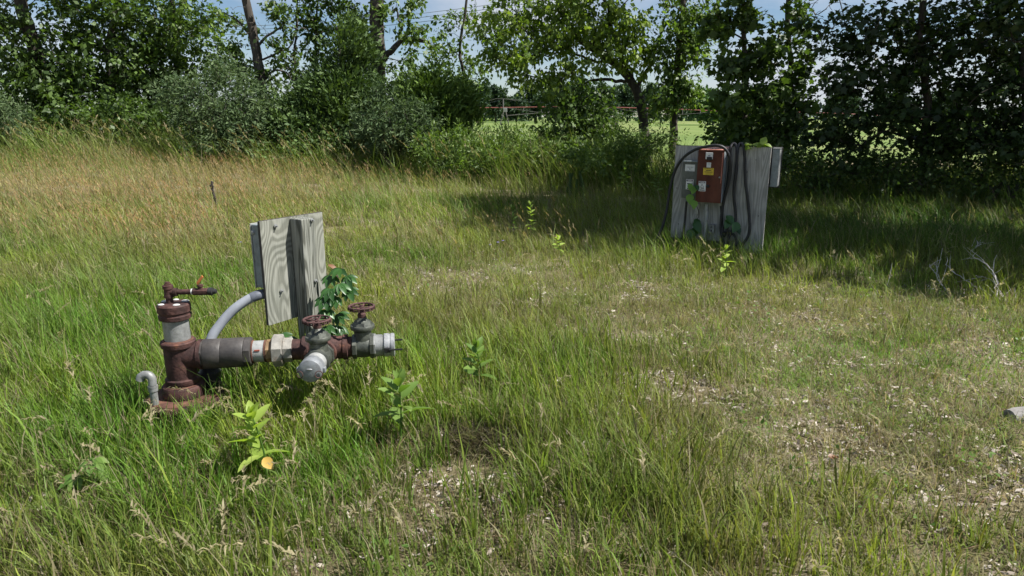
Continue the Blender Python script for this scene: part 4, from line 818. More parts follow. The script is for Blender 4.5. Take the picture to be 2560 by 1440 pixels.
class Blades:
    def __init__(s): s.V = []; s.F3 = []; s.F4 = []; s.T = []; s.n = 0
    def add(s, base, az, h, lean, curl, w, tint, seg=3):
        """bent tapering strips: base (n,3), azimuth, length, lean, curl, width, colour (n,3)"""
        n = len(base); k = 2 * seg + 1; dx, dy = np.cos(az), np.sin(az); face = az + rng.normal(np.pi / 2, .6, n); px, py = np.cos(face), np.sin(face)
        V = np.zeros((n, k, 3))
        for i in range(seg + 1):
            t = i / seg; a = lean + curl * t; r_ = h * t; out = r_ * np.sin(a * (.5 + .5 * t)); z = r_ * np.cos(a * (.5 + .5 * t)); c = base + np.stack([dx * out, dy * out, z], 1)
            if i < seg:
                ww = (w * (1 - t ** 2.2) * .5)[:, None] * np.stack([px, py, np.zeros(n)], 1); V[:, 2 * i] = c + ww; V[:, 2 * i + 1] = c - ww
            else: V[:, 2 * seg] = c
        o = s.n + np.arange(n)[:, None] * k
        for i in range(seg - 1): s.F4.append(o + np.array([[2 * i, 2 * i + 1, 2 * i + 3, 2 * i + 2]]))
        s.F3.append(o + np.array([[2 * seg - 2, 2 * seg - 1, 2 * seg]]))
        s.V.append(V.reshape(-1, 3)); s.T.append(np.repeat(tint, k, 0)); s.n += n * k
    def build(s, name, label, cat, mat='blade'):
        V = np.concatenate(s.V); T = np.concatenate(s.T); f4 = np.concatenate(s.F4) if s.F4 else np.zeros((0, 4), int); f3 = np.concatenate(s.F3)
        me = bpy.data.meshes.new(name); me.vertices.add(len(V)); me.vertices.foreach_set('co', V.astype(np.float32).reshape(-1))
        idx = np.concatenate([f4.reshape(-1), f3.reshape(-1)]).astype(np.int32); me.loops.add(len(idx)); me.loops.foreach_set('vertex_index', idx)
        ls = np.concatenate([np.arange(len(f4)) * 4, len(f4) * 4 + np.arange(len(f3)) * 3]).astype(np.int32); me.polygons.add(len(ls)); me.polygons.foreach_set('loop_start', ls)
        try: me.polygons.foreach_set('loop_total', np.concatenate([np.full(len(f4), 4), np.full(len(f3), 3)]).astype(np.int32))
        except Exception: pass
        a = me.attributes.new('tint', 'FLOAT_COLOR', 'POINT'); a.data.foreach_set('color', np.concatenate([T, np.ones((len(T), 1))], 1).astype(np.float32).reshape(-1))
        me.materials.append(MATS[mat]); me.update(calc_edges=True); o = bpy.data.objects.new(name, me); COL.objects.link(o); tag(o, label, cat, kind='stuff')
        print(name, len(f4) * 2 + len(f3)); return o
def tufts(xy, keep, per, rad):
    """clump centres thinned by keep(x, y), each opened into per blade feet"""
    k = rng.random(len(xy)) < keep(xy[:, 0], xy[:, 1]); c = xy[k]; q = np.repeat(c, per, 0); cid = np.repeat(np.arange(len(c)), per); n = len(q)
    d = rng.normal(0, 1, (n, 2)); q = q + d * rad; ok = ground_clear(q[:, 0], q[:, 1]); return q[ok], d[ok], cid[ok], c
def sow(bl, xy, keep, per, rad, height, width, tint, lean=(.05, .45), curl=(.1, .9), seg=3, dry=.12, wind=.12, drycol=STRAW, var=.22, vary=.55):
    q, d, cid, c = tufts(xy, keep, per, rad); n = len(q)
    if not n: return
    x, y = q[:, 0], q[:, 1]; hs = rng.uniform(.7, 1.3, len(c))[cid]; h = height(x, y) * hs * rng.uniform(1 - vary, 1.25, n)
    az = np.arctan2(d[:, 1], d[:, 0]) + rng.normal(0, .8, n); ln = rng.uniform(*lean, n); cu = rng.uniform(*curl, n)
    vx = np.cos(az) * ln - wind; vy = np.sin(az) * ln; az = np.arctan2(vy, vx); ln = np.hypot(vx, vy)
    t = tint(x, y) * (1 + rng.normal(0, .16, len(c)))[cid][:, None] * (1 + rng.normal(0, var, (n, 1))) * (1 + rng.normal(0, .06, (n, 3)))
    isd = (rng.random(n) < dry) ; t = np.where(isd[:, None], np.asarray(drycol) * rng.uniform(.55, 1.1, (n, 1)), t)
    base = np.stack([x, y, ground_z(x, y) - .008], 1)
    bl.add(base, az, h, ln, cu, width * rng.uniform(.6, 1.3, n), np.clip(t, .012, .75), seg)
noise_keep = lambda s, ox, a: (lambda x, y: a * (fbm(x + ox, y, s) - .5))
g = Blades()
kn = lambda x, y: np.clip(.56 + .5 * lush_map(x, y) - .50 * dry_map(x, y) - 2.2 * bare_map(x, y) - .5 * pale_map(x, y) + 1.5 * (fbm(x, y, 1.9) - .5), .02, 1)
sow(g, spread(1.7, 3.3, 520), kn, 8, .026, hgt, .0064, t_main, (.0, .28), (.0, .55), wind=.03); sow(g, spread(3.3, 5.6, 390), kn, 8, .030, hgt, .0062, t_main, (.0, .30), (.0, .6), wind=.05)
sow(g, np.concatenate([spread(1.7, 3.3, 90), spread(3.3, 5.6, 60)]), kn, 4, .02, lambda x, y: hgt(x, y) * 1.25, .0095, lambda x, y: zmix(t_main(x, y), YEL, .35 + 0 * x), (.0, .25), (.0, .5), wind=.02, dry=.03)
sow(g, np.concatenate([spread(1.7, 3.3, 190), spread(3.3, 5.6, 120)]), lambda x, y: np.clip(.75 - 1.2 * bare_map(x, y) - .4 * lush_map(x, y) + (fbm(x + 2, y + 6, 2.1) - .5), 0, 1), 7, .03, lambda x, y: .14 + .06 * fbm(x, y, 2), .0036, lambda x, y: zmix(STRAW + 0 * x[:, None], BROWN, fbm(x, y, 4)), (.0, .5), (.0, .8), 2, 0, .02)
hc = G(1185, 1125); hx = np.stack([hc.x + np.clip(rng.normal(0, .15, 260), -.3, .3), hc.y + rng.normal(.04, .05, 260)], 1)
sow(g, hx, lambda x, y: 1 + 0 * x, 9, .03, lambda x, y: .14 + 0 * x, .0042, lambda x, y: zmix(BROWN * .24 + 0 * x[:, None], OLIVE, rng.random(len(x)) ** 2 * .8), (.2, .9), (.3, 1.3), 3, .12, 0, drycol=BROWN)
g.build('grass', 'bright green grass blades over the foreground', 'grass')
g = Blades(); km = lambda x, y: np.clip(.6 + .4 * lush_map(x, y) - .3 * dry_map(x, y) - .3 * tan_map(x, y) + .9 * (fbm(x, y, 1.1) - .5), .05, 1)
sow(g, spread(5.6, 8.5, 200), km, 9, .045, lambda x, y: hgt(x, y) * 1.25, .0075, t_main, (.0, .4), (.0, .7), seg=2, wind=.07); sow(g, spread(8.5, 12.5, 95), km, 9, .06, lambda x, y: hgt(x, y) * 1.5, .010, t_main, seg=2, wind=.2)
g.build('grass', 'green grass of the middle meadow', 'grass')
g = Blades(); kf = lambda x, y: np.clip(.50 + .75 * dry_map(x, y) - .8 * pale_map(x, y) - 1.4 * bare_map(x, y) + 1.2 * (fbm(x + 9, y, 1.3) - .5), .04, 1)
tf = lambda x, y: zmix(zmix(OLIVE * 1.08 + 0 * x[:, None], PALE, fbm(x, y + 3, 1.7) * .7), LUSH * 1.1, (fbm(x + 3, y, .9) - .4) * 2)
sow(g, cat_ := np.concatenate([spread(1.7, 3.5, 230), spread(3.5, 6.0, 260)]), kf, 18, .055, lambda x, y: .075 + .06 * fbm(x, y, 1.5), .0042, tf, (.1, .8), (.2, 1.2), 2, .17)
sow(g, spread(6.0, 9.5, 130), kf, 14, .07, lambda x, y: .10 + .06 * fbm(x, y, 1.5), .0045, tf, (.1, .8), (.2, 1.1), 2, .17)
g.build('fine_grass', 'short fine olive grass between the taller blades', 'grass')
g = Blades(); kd = lambda x, y: np.clip(.38 + .1 * dry_map(x, y) - .25 * lush_map(x, y) - .4 * bare_map(x, y) + 1.4 * (fbm(x + 5, y + 2, 1.2) - .5), .04, 1)
td = lambda x, y: zmix(STRAW + 0 * x[:, None], BROWN, fbm(x, y, 3.0) * .9)
sow(g, spread(1.7, 4.2, 110), kd, 11, .06, lambda x, y: .09 + .11 * fbm(x, y, 2), .0034, td, (.5, 1.5), (.2, .9), 2, 0); sow(g, spread(4.2, 9, 75), kd, 11, .07, lambda x, y: .10 + .12 * fbm(x, y, 2), .0042, td, (.4, 1.4), (.2, .9), 2, 0)
g.build('dry_grass', 'dead straw and thatch lying between the grass', 'dry grass')
g = Blades(); kk = lambda x, y: np.clip(.3 + .55 * np.clip((y - 8) / 4, 0, 1) - .6 * dry_map(x, y) + .4 * (fbm(x, y, .8) - .5), 0, 1)
sow(g, np.concatenate([spread(7, 12, 26), spread(12, 18.5, 26, 1.5)]), kk, 10, .09, lambda x, y: .30 + .14 * np.clip((y - 9) / 8, 0, 1) + .1 * fbm(x, y, .7), .0085, t_main, (.05, .5), (.1, .7), 2, .2, .16)
g.build('meadow_grass', 'tan and green meadow grass sweeping to the hedgerow', 'grass')
def heads(bl, xy, keep, height, spk, slen, tint, stalkw=.003, wind=.2, droop=.6, spw=.3):
    k = rng.random(len(xy)) < keep(xy[:, 0], xy[:, 1]); q = xy[k]; q = q[ground_clear(q[:, 0], q[:, 1])]; n = len(q); x, y = q.T; h = height(x, y) * rng.uniform(.7, 1.2, n)
    az = rng.uniform(0, 6.283, n); ln = rng.uniform(.05, .3, n); vx = np.cos(az) * ln - wind; vy = np.sin(az) * ln; az = np.arctan2(vy, vx); ln = np.hypot(vx, vy); cu = rng.uniform(.05, .5, n) * droop * 2
    T = tint(x, y) * rng.uniform(.75, 1.2, (n, 1)); base = np.stack([x, y, ground_z(x, y) - .01], 1); bl.add(base, az, h, ln, cu, np.full(n, stalkw), T * .85, 3)
    for j in range(spk):
        t = .72 + .28 * (j + rng.random(n)) / spk; a = (ln + cu * t) * (.5 + .5 * t); r_ = h * t; p = base + np.stack([np.cos(az) * r_ * np.sin(a), np.sin(az) * r_ * np.sin(a), r_ * np.cos(a)], 1)
        a2 = az + rng.normal(0, .9, n); L = slen * rng.uniform(.6, 1.3, n) * (1.25 - (t - .72)); bl.add(p, a2, L, a * .6 + rng.uniform(.2, .9, n), rng.uniform(.2, 1.0, n) * droop, L * spw, T * rng.uniform(.8, 1.25, (n, 1)), 2)
g = Blades()
heads(g, np.concatenate([spread(7, 12, 150), spread(12, 18, 85, 1.5)]), lambda x, y: np.clip(.8 * tan_map(x, y) + .08 * (x < 1), 0, 1), lambda x, y: .40 + .14 * fbm(x, y, .7), 4, .05, lambda x, y: zmix(TAN * .95 + 0 * x[:, None], ROSE, (fbm(x, y, .45) - .15) * 1.8), .004, .18, .3, .16)
g.build('red_grass', 'reddish tan seed heads hazing the meadow', 'grass')
def hedge_keep(x, y):
    line = np.interp(x, [-16, -6, 0, 3, 6, 10], [16.4, 15.2, 14.2, 12.6, 11.4, 10.6]); return np.clip((y - line) / 1.5, 0, 1) * (y < line + 5.5)
g = Blades()
sow(g, spread(10, 21, 26, 2), hedge_keep, 11, .12, lambda x, y: .55 + .25 * fbm(x, y, .6) + .25 * (x < -4) + .45 * np.exp(-((x - 1.5) / 2.8) ** 2) * (y > 14), .014, lambda x, y: zmix(LUSH + 0 * x[:, None], OLIVE, fbm(x, y, .7)), (.05, .35), (.1, .7), 3, .1, .15)
g.build('tall_grass', 'rank tall green grass along the foot of the hedgerow', 'grass')
g = Blades()
heads(g, spread(13.2, 18, 30, 1.5), lambda x, y: hedge_keep(x, y + 1.2) * np.clip(.9 * spot(x, y, 420, 380, 2.0, 3) + .9 * spot(x, y, 830, 400, 2.2, 3) + .18 * (x < 0), 0, 1), lambda x, y: .95 + .3 * fbm(x, y, 1), 12, .075, lambda x, y: TAN * .8 + 0 * x[:, None], .004, .2, .5, .18)
g.build('seed_heads', 'tall tan seed heads before the dark hedgerow', 'grass')
g = Blades()
heads(g, np.concatenate([spread(1.8, 3.6, 34), spread(3.6, 8, 14)]), lambda x, y: np.clip(.22 + .9 * spot(x, y, 300, 1350, .7, .3) + .6 * spot(x, y, 800, 1050, .6, .5) + .3 * (fbm(x, y, 1) > .5), 0, 1), lambda x, y: .28 + .1 * fbm(x, y, 2), 14, .032, lambda x, y: STRAW * .95 + 0 * x[:, None], .0026, .05, .9, .22)
g.build('seed_heads', 'drooping tan brome heads among the foreground grass', 'grass')
def litter(name, label, xy, keep, per, size):
    k = rng.random(len(xy)) < keep(xy[:, 0], xy[:, 1]); c = np.repeat(xy[k], per, 0); n = len(c); c = c + rng.normal(0, .05, (n, 2)); pos = np.stack([c[:, 0], c[:, 1], ground_z(c[:, 0], c[:, 1]) + rng.uniform(.003, .03, n)], 1)
    o = leaves_object(name, 'litter', pos, rng.normal(0, 1, (n, 3)) * np.array([1, 1, .25]), rng.normal(0, .6, (n, 3)) + np.array([0, 0, 1]), size * rng.uniform(.3, 1.3, n), rng.random(n) ** 1.5, np.array([(0, 0, 0), (.17, .2, .12), (.10, .6, -.05), (.2, .85, .1), (0, 1, .2), (-.13, .75, .02), (-.2, .4, .16)])); tag(o, label, 'leaf litter', kind='stuff')
litter('leaf_litter', 'pale dead leaves and chaff lying on the ground', np.concatenate([spread(1.7, 4, 150), spread(4, 9, 100)]), lambda x, y: np.clip(.04 + .95 * pale_map(x, y) + .55 * bare_map(x, y) + .45 * (fbm(x, y + 2, 2) > .60), 0, 1), 8, .034)
g = Blades()
sow(g, np.concatenate([spread(1.7, 4.5, 90), spread(4.5, 9, 60)]), lambda x, y: np.clip(.06 + .8 * pale_map(x, y) + 1.3 * bare_map(x, y), 0, 1), 12, .06, lambda x, y: .10 + .1 * fbm(x, y, 3), .0042, lambda x, y: STRAW * np.array([1.02, 1.0, 1.05]) + 0 * x[:, None], (1.1, 1.5), (.0, .25), 2, 0, 0)
g.build('thatch', 'bleached straw lying flat on the dry ground', 'dry grass')
# small broad-leaved weeds low in the sward
xy = np.concatenate([spread(1.8, 4, 26), spread(4, 8.5, 20)]); kw = rng.random(len(xy)) < np.clip(.02 + .9 * (fbm(xy[:, 0] + 8, xy[:, 1] + 3, 1.2) - .4) - .8 * bare_map(xy[:, 0], xy[:, 1]), 0, 1); c = np.repeat(xy[kw], 9, 0); n = len(c); d = rng.normal(0, 1, (n, 2)); c = c + d * .035
pos = np.stack([c[:, 0], c[:, 1], ground_z(c[:, 0], c[:, 1]) + rng.uniform(.02, .10, n)], 1)
o = leaves_object('weed_leaves', 'leaf_weed', pos, np.concatenate([d, rng.normal(.2, .5, (n, 1))], 1), rng.normal(0, .4, (n, 3)) + np.array([0, 0, 1]), rng.uniform(.012, .034, n), rng.random(n) * .6, T_OVAL); tag(o, 'small broad-leaved weeds low among the grass', 'weeds', kind='stuff')
# ------------------------------------------------------------------ single plants
_leafmesh = {}
def leaf_mesh(kind, mat, lv=.5):
    """one leaf, 1 m long along +Y, folded along its midrib and drooping"""
    key = (kind, mat, lv)
    if key in _leafmesh: return _leafmesh[key]
    prof = {'oval': [(0, .02), (.12, .12), (.3, .19), (.5, .21), (.7, .17), (.88, .09), (1, .004)], 'lance': [(0, .02), (.15, .07), (.4, .10), (.65, .085), (.85, .04), (1, .003)],
            'broad': [(0, .03), (.1, .2), (.28, .34), (.5, .36), (.72, .25), (.9, .1), (1, .01)]}[kind]
    vs = []; fs = []
    for t, w in prof:
        z = .10 * t - .28 * t * t; vs += [(-w, t, z + w * .28), (0, t, z), (w, t, z + w * .28)]
    for i in range(len(prof) - 1): a = 3 * i; fs += [(a, a + 1, a + 4, a + 3), (a + 1, a + 2, a + 5, a + 4)]
    me = bpy.data.meshes.new('leaf'); me.from_pydata(vs, [], fs); at = me.attributes.new('lv', 'FLOAT', 'POINT'); at.data.foreach_set('value', np.full(len(vs), lv, np.float32))
    me.polygons.foreach_set('use_smooth', [True] * len(fs)); me.materials.append(MATS[mat]); me.update(); _leafmesh[key] = me; return me
def put_leaf(parent, kind, mat, p, yd, up, L, lv=.5, name='leaf'):
    y = Vector(yd).normalized(); u = Vector(up); z = (u - y * u.dot(y)); z = z.normalized() if z.length > 1e-4 else y.orthogonal().normalized(); x = y.cross(z)
    o = bpy.data.objects.new(name, leaf_mesh(kind, mat, round(lv * 4) / 4)); COL.objects.link(o); o.parent = parent
    M = Matrix((x, y, z)).transposed().to_4x4() @ Matrix.Diagonal((L, L, L, 1)); M.translation = Vector(p) - world_loc(parent); o.matrix_local = M; return o
def milkweed(label, u, v, Y, h, pairs, L, mat, seed, lean=(0, 0), extra=None, kind='oval'):
    r = random.Random(seed); b = P(u, v, Y); base = Vector((b.x, Y, float(ground_z(b.x, Y)))); t = thing('milkweed', base, label, 'plant', 'milkweed plants')
    tip = base + Vector((lean[0], lean[1], h)); path = smooth_path([base, base + Vector((lean[0] * .2 + .01, lean[1] * .3, h * .5)), tip], 5)
    MB().tube(path, [.0055 - .003 * i / (len(path) - 1) for i in range(len(path))], 7).build('stem', 'leaf_weed', t)
    a = r.uniform(0, 3.14)
    for i in range(pairs):
        f = ((i + .5) / pairs) ** .8; p = base + (tip - base) * (.30 + .70 * f); a += math.pi / 2 + r.uniform(-.35, .35); el = .15 + 1.25 * f ** 1.5
        for s in (0, 1):
            if r.random() < .08: continue
            az = a + s * math.pi + r.uniform(-.3, .3); d = Vector((math.cos(az), math.sin(az), el + r.uniform(-.3, .25)))
            put_leaf(t, kind, mat, p, d, (r.uniform(-.35, .35), r.uniform(-.35, .35), 1), L * (1.02 - .45 * f) * r.uniform(.75, 1.15), r.uniform(.1, 1))
    for k in range(4):
        d = Vector((r.uniform(-.5, .5), r.uniform(-.5, .5), 1)); put_leaf(t, kind, mat, tip, d, (r.uniform(-1, 1), r.uniform(-1, 1), .3), L * .45, .8)
    if extra: extra(t, base, tip)
    return t
def ochre(t, b, tip):
    put_leaf(t, 'broad', 'leaf_ochre', b + Vector((.02, -.05, .17)), (.55, -.35, -.45), (.5, -1, .3), .062, .6, 'yellowed_leaf')['label'] = 'yellowed drooping leaf'
milkweed('yellow-green milkweed with one yellowed leaf in the foreground grass', 668, 1235, 2.62, .33, 9, .155, 'leaf_weed_yellow', 1, (-.03, .0), ochre)
milkweed('tall milkweed with broad lower leaves beside the bare earth patch', 1000, 1120, 2.98, .34, 6, .165, 'leaf_weed', 2, (.01, 0))
milkweed('milkweed with upright dark leaves beyond the bare earth patch', 1200, 960, 3.7, .28, 6, .13, 'leaf_weed', 3, (-.02, 0))
milkweed('tall sunlit milkweed standing against the centre shade', 1330, 600, 8.6, .48, 9, .13, 'leaf_weed_yellow', 4, (-.02, 0))
milkweed('slim milkweed next to the taller one at the centre shade', 1287, 585, 8.7, .42, 6, .13, 'leaf_weed', 5, (-.03, 0), kind='lance')
milkweed('yellow-green milkweed in the grass before the switch panel', 1812, 700, 6.5, .30, 5, .12, 'leaf_weed_yellow', 6, (-.02, 0))
milkweed('low milkweed pair left of the switch panel cable', 1400, 640, 7.6, .22, 4, .13, 'leaf_weed_yellow', 7, (-.03, 0))
milkweed('green milkweed in the shade past the meter box', 1985, 630, 7.9, .24, 4, .13, 'leaf_weed', 8, (0, 0), kind='lance')
milkweed('dark green milkweed alone in the middle of the meadow grass', 1152, 455, 14.6, .75, 8, .18, 'leaf_weed', 9, (0, 0))
milkweed('pale weed at the edge of the grass by the small shrub', 1640, 460, 12.6, .6, 7, .15, 'leaf_weed', 10, (0, 0))
milkweed('pale weed just in front of the low green shrub', 1560, 450, 13.0, .7, 8, .16, 'leaf_weed', 11, (0, 0))
def fivefinger(t, p, axis, up, L, mat, r):
    ax = Vector(axis).normalized(); u = Vector(up); s = ax.cross(u).normalized()
    for k in range(5):
        a = (k - 2) * .62; d = ax * math.cos(a) + s * math.sin(a) - Vector((0, 0, .25)); put_leaf(t, 'oval', mat, p, d, u, L * (1 - .12 * abs(k - 2)) * r.uniform(.9, 1.1), r.uniform(0, 1))
def creeper_plant(label, u, v, Y, leaves, seed, mat='leaf_weed', L=.09):
    r = random.Random(seed); b = P(u, v, Y); base = Vector((b.x, Y, 0)); t = thing('creeper', base, label, 'plant', 'creeper plants')
    m = MB()
    for (du, dv) in leaves:
        p = P(u + du, v + dv, Y + r.uniform(-.06, .06)); m.tube([base, (base + p) / 2 + Vector((r.uniform(-.03, .03), 0, .04)), p], .003, 5)
        fivefinger(t, p, (r.uniform(-1, 1), -1, r.uniform(-.2, .1)), (0, -.3, 1), L, mat, r)
    m.build('stem', 'leaf_weed', t); return t
creeper_plant('five-leaved creeper in the grass below the vent elbow', 245, 1230, 2.6, [(-10, -85), (25, -60), (-50, -40)], 21)
creeper_plant('five-leaved creeper in the corner grass cut by the frame edge', 30, 1310, 2.45, [(-10, -70), (20, -45), (-40, -40)], 22)
# creeper climbing beside the board post
vt = thing('climbing_vine', tuple(P(840, 880, 3.72)), 'glossy dark green creeper climbing beside the grey timber post', 'vine'); r = random.Random(8)
vp = [P(828, 890, 3.72), P(838, 830, 3.74), P(828, 770, 3.72), P(845, 710, 3.75), P(838, 670, 3.76)]
MB().tube(smooth_path(vp, 6), .004, 6).build('stem', 'bark', vt)
for (u, v, y) in ((850, 672, 3.70), (868, 690, 3.68), (828, 690, 3.70), (850, 710, 3.64), (870, 722, 3.66), (825, 722, 3.62), (812, 745, 3.60), (842, 742, 3.62), (815, 775, 3.60), (845, 785, 3.66), (818, 815, 3.62), (850, 815, 3.66), (812, 842, 3.64), (700, 838, 3.62), (715, 845, 3.6)):
    fivefinger(vt, P(u, v, y), (r.uniform(-.9, .9), -1, r.uniform(-.7, -.2)), (r.uniform(-.3, .3), -.7, 1), .085, 'leaf_creeper', r)
put_leaf(vt, 'oval', 'leaf_brown', P(820, 662, 3.76), (1, -.2, -.35), (0, -.6, 1), .06, .8, 'dry_leaf')
# grape vine on the panel
gv = thing('panel_vine', tuple(ppx(700, 1150, .05)), 'green vine winding up the plywood panel round the switch boxes', 'vine')
MB().tube(smooth_path([ppx(690, 1150, .04), ppx(640, 960, .05), ppx(690, 850, .05), ppx(640, 700, .12), ppx(600, 640, .13), ppx(620, 520, .13)], 5), .004, 5).build('stem', 'bark', gv)
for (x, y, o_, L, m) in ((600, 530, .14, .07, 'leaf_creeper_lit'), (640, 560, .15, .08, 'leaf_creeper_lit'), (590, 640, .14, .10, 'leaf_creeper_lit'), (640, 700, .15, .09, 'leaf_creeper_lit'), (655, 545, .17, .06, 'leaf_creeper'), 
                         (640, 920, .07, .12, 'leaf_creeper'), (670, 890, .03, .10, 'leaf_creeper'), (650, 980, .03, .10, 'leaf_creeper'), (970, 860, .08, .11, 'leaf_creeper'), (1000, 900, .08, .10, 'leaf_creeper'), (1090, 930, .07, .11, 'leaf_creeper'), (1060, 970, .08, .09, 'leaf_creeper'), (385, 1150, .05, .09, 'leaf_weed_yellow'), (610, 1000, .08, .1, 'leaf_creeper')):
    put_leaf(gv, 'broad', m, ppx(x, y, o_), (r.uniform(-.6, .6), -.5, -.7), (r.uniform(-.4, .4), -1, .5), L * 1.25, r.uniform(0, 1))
tv = thing('top_vine', tuple(ppx(1270, 150, -.02)), 'yellow-green vine leaves lying along the top edge of the plywood panel', 'vine')
MB().tube(smooth_path([ppx(1150, 150, -.01), ppx(1260, 140, -.02), ppx(1400, 150, -.03)], 5), .004, 5).build('stem', 'leaf_weed', tv)
for (x, y) in ((1165, 150), (1195, 125), (1215, 165), (1185, 160), (1240, 135), (1270, 145), (1300, 130), (1330, 140), (1360, 135), (1390, 145), (1250, 150), (1310, 148), (1345, 125)):
    put_leaf(tv, 'broad', 'leaf_weed_yellow', ppx(x, y - 8, r.uniform(-.04, .04)), (r.uniform(-1, 1), r.uniform(-1, .2), r.uniform(-.4, .3)), (r.uniform(-.4, .4), -.6, 1), r.uniform(.07, .11), r.uniform(0, 1))
# wild flowers
for (u, v, y, m, lab) in ((1225, 612, 7.9, 'petal', 'small violet-blue flower nearest the tall sunlit milkweed in the grass'), (1245, 606, 8.0, 'petal', 'small violet-blue flower, middle of three'), (1258, 602, 8.1, 'petal', 'small violet-blue flower under the slim milkweed'), (1162, 545, 9.9, 'petal_white', 'tiny white flower at the end of the centre shade'), (600, 606, 7.4, 'petal', 'tiny violet flower in the tan grass beside the plywood board')):
    p = P(u, v, y); t = thing('wildflower', (p.x, p.y, 0), lab, 'flower', 'wild flowers'); MB().tube([(p.x, p.y, 0), p], .003, 5).build('stem', 'leaf_weed', t)
    for k in range(6): put_leaf(t, 'oval', m, p, (math.cos(k * 1.05), math.sin(k * 1.05), .35), (0, 0, 1), .025, r.random(), 'petal')
# dead branches at the right
def dead_branch(label, paths, seed, r0=.007):
    rr = np.random.default_rng(seed); p0 = P(*paths[0][0]); t = thing('dead_branch', (p0.x, p0.y, max(0, p0.z)), label, 'branch', 'dead branches lying in the grass'); m = MB(); tw = MB()
    for pa in paths:
        q = smooth_path([P(*x) for x in pa], 6); q = [p + Vector(rr.normal(0, .006, 3)) for p in q]; n = len(q); m.tube(q, [r0 * (1 - .75 * i / (n - 1)) for i in range(n)], 6)
        for i in range(3, n - 1, 2):
            d = (q[i + 1] - q[i]).normalized(); s = Vector(rr.normal(0, 1, 3)); L = rr.uniform(.06, .22); e = q[i] + d * L * .8 + s * L * .35; tw.tube([q[i], (q[i] + e) / 2 + Vector(rr.normal(0, .01, 3)), e], [.003, .0022, .001], 4)
    m.build('branch_wood', 'dead_wood', t); tw.build('twigs', 'dead_wood', t)
dead_branch('thickest bleached dead branch fanning out at the frame edge', [[(2575, 815, 5.4), (2500, 750, 5.7), (2488, 690, 5.9), (2465, 660, 6.0), (2430, 640, 6.1)], [(2570, 820, 5.4), (2480, 740, 5.8), (2400, 690, 6.1), (2360, 660, 6.3)], [(2572, 818, 5.4), (2510, 750, 5.7), (2480, 700, 6.0), (2440, 690, 6.1)], [(2572, 812, 5.42), (2505, 745, 5.75), (2492, 700, 5.95), (2478, 670, 6.05)]], 61, .0065)
dead_branch('grey dead branch standing in the shade edge, middle of the three', [[(2400, 800, 5.7), (2370, 740, 6.0), (2345, 690, 6.2), (2340, 660, 6.3)], [(2385, 770, 5.8), (2360, 720, 6.0), (2320, 660, 6.3)], [(2470, 820, 5.5), (2420, 770, 5.7), (2370, 740, 5.9), (2315, 710, 6.1)]], 62)
dead_branch('long thin bleached branch lying low on the dry ground', [[(2400, 850, 5.2), (2320, 815, 5.4), (2240, 775, 5.7), (2175, 740, 5.9)], [(2360, 830, 5.3), (2320, 790, 5.6), (2260, 745, 5.9), (2215, 710, 6.0)]], 63, .006)
dead_branch('dark dead twig cluster rising in the shade beyond the others', [[(2405, 680, 6.9), (2425, 640, 7.1), (2440, 615, 7.2), (2450, 605, 7.3)], [(2405, 680, 6.9), (2420, 645, 7.1), (2432, 610, 7.2)]], 64, .006)
lg = P(2560, 1035, 3.35); lo = thing('log', (lg.x, lg.y, 0), 'grey weathered log end cut by the frame edge', 'log')
lg.z = .012; LD = Vector((1, .28, 0)).normalized()
MB().lathe(lg - LD * .11, LD, [(0, .028), (.006, .042), (.05, .048), (.12, .046), (.25, .050), (.5, .045)], 14).build('log_wood', 'log_grey', lo)
bl = thing('fallen_leaf', tuple(G(2085, 1142, .03)), 'curled red-brown dead leaf on the dry ground', 'leaf')
put_leaf(bl, 'broad', 'leaf_brown', G(2070, 1140, .05), (1, -.1, -.15), (.1, -.4, 1), .04, .5, 'leaf_blade'); put_leaf(bl, 'broad', 'leaf_brown', G(2082, 1142, .05), (1, .2, -.2), (-.2, -.2, 1), .035, .5, 'leaf_blade')
mu = thing('dead_weed_stalk', tuple(G(540, 525)), 'dark dead weed stalk standing in the tan grass', 'plant')
p0 = P(541, 530, 10.8); p0.z = float(ground_z(p0.x, 10.8)) - .02; p1 = P(529, 455, 10.8); MB().tube([p0, (p0 + p1) / 2 + Vector((.02, 0, 0)), p1], [.012, .009, .004], 6).build('stem', 'bark', mu); hd_ = MB()
for k in range(22):
    f = .45 + .55 * k / 21; q = p0 + (p1 - p0) * f; hd_.ball(q + Vector((r.uniform(-.02, .02), r.uniform(-.02, .02), 0)), .018, (1, 1, 1.2), 6, 4)
hd_.build('seed_capsules', 'bark', mu)
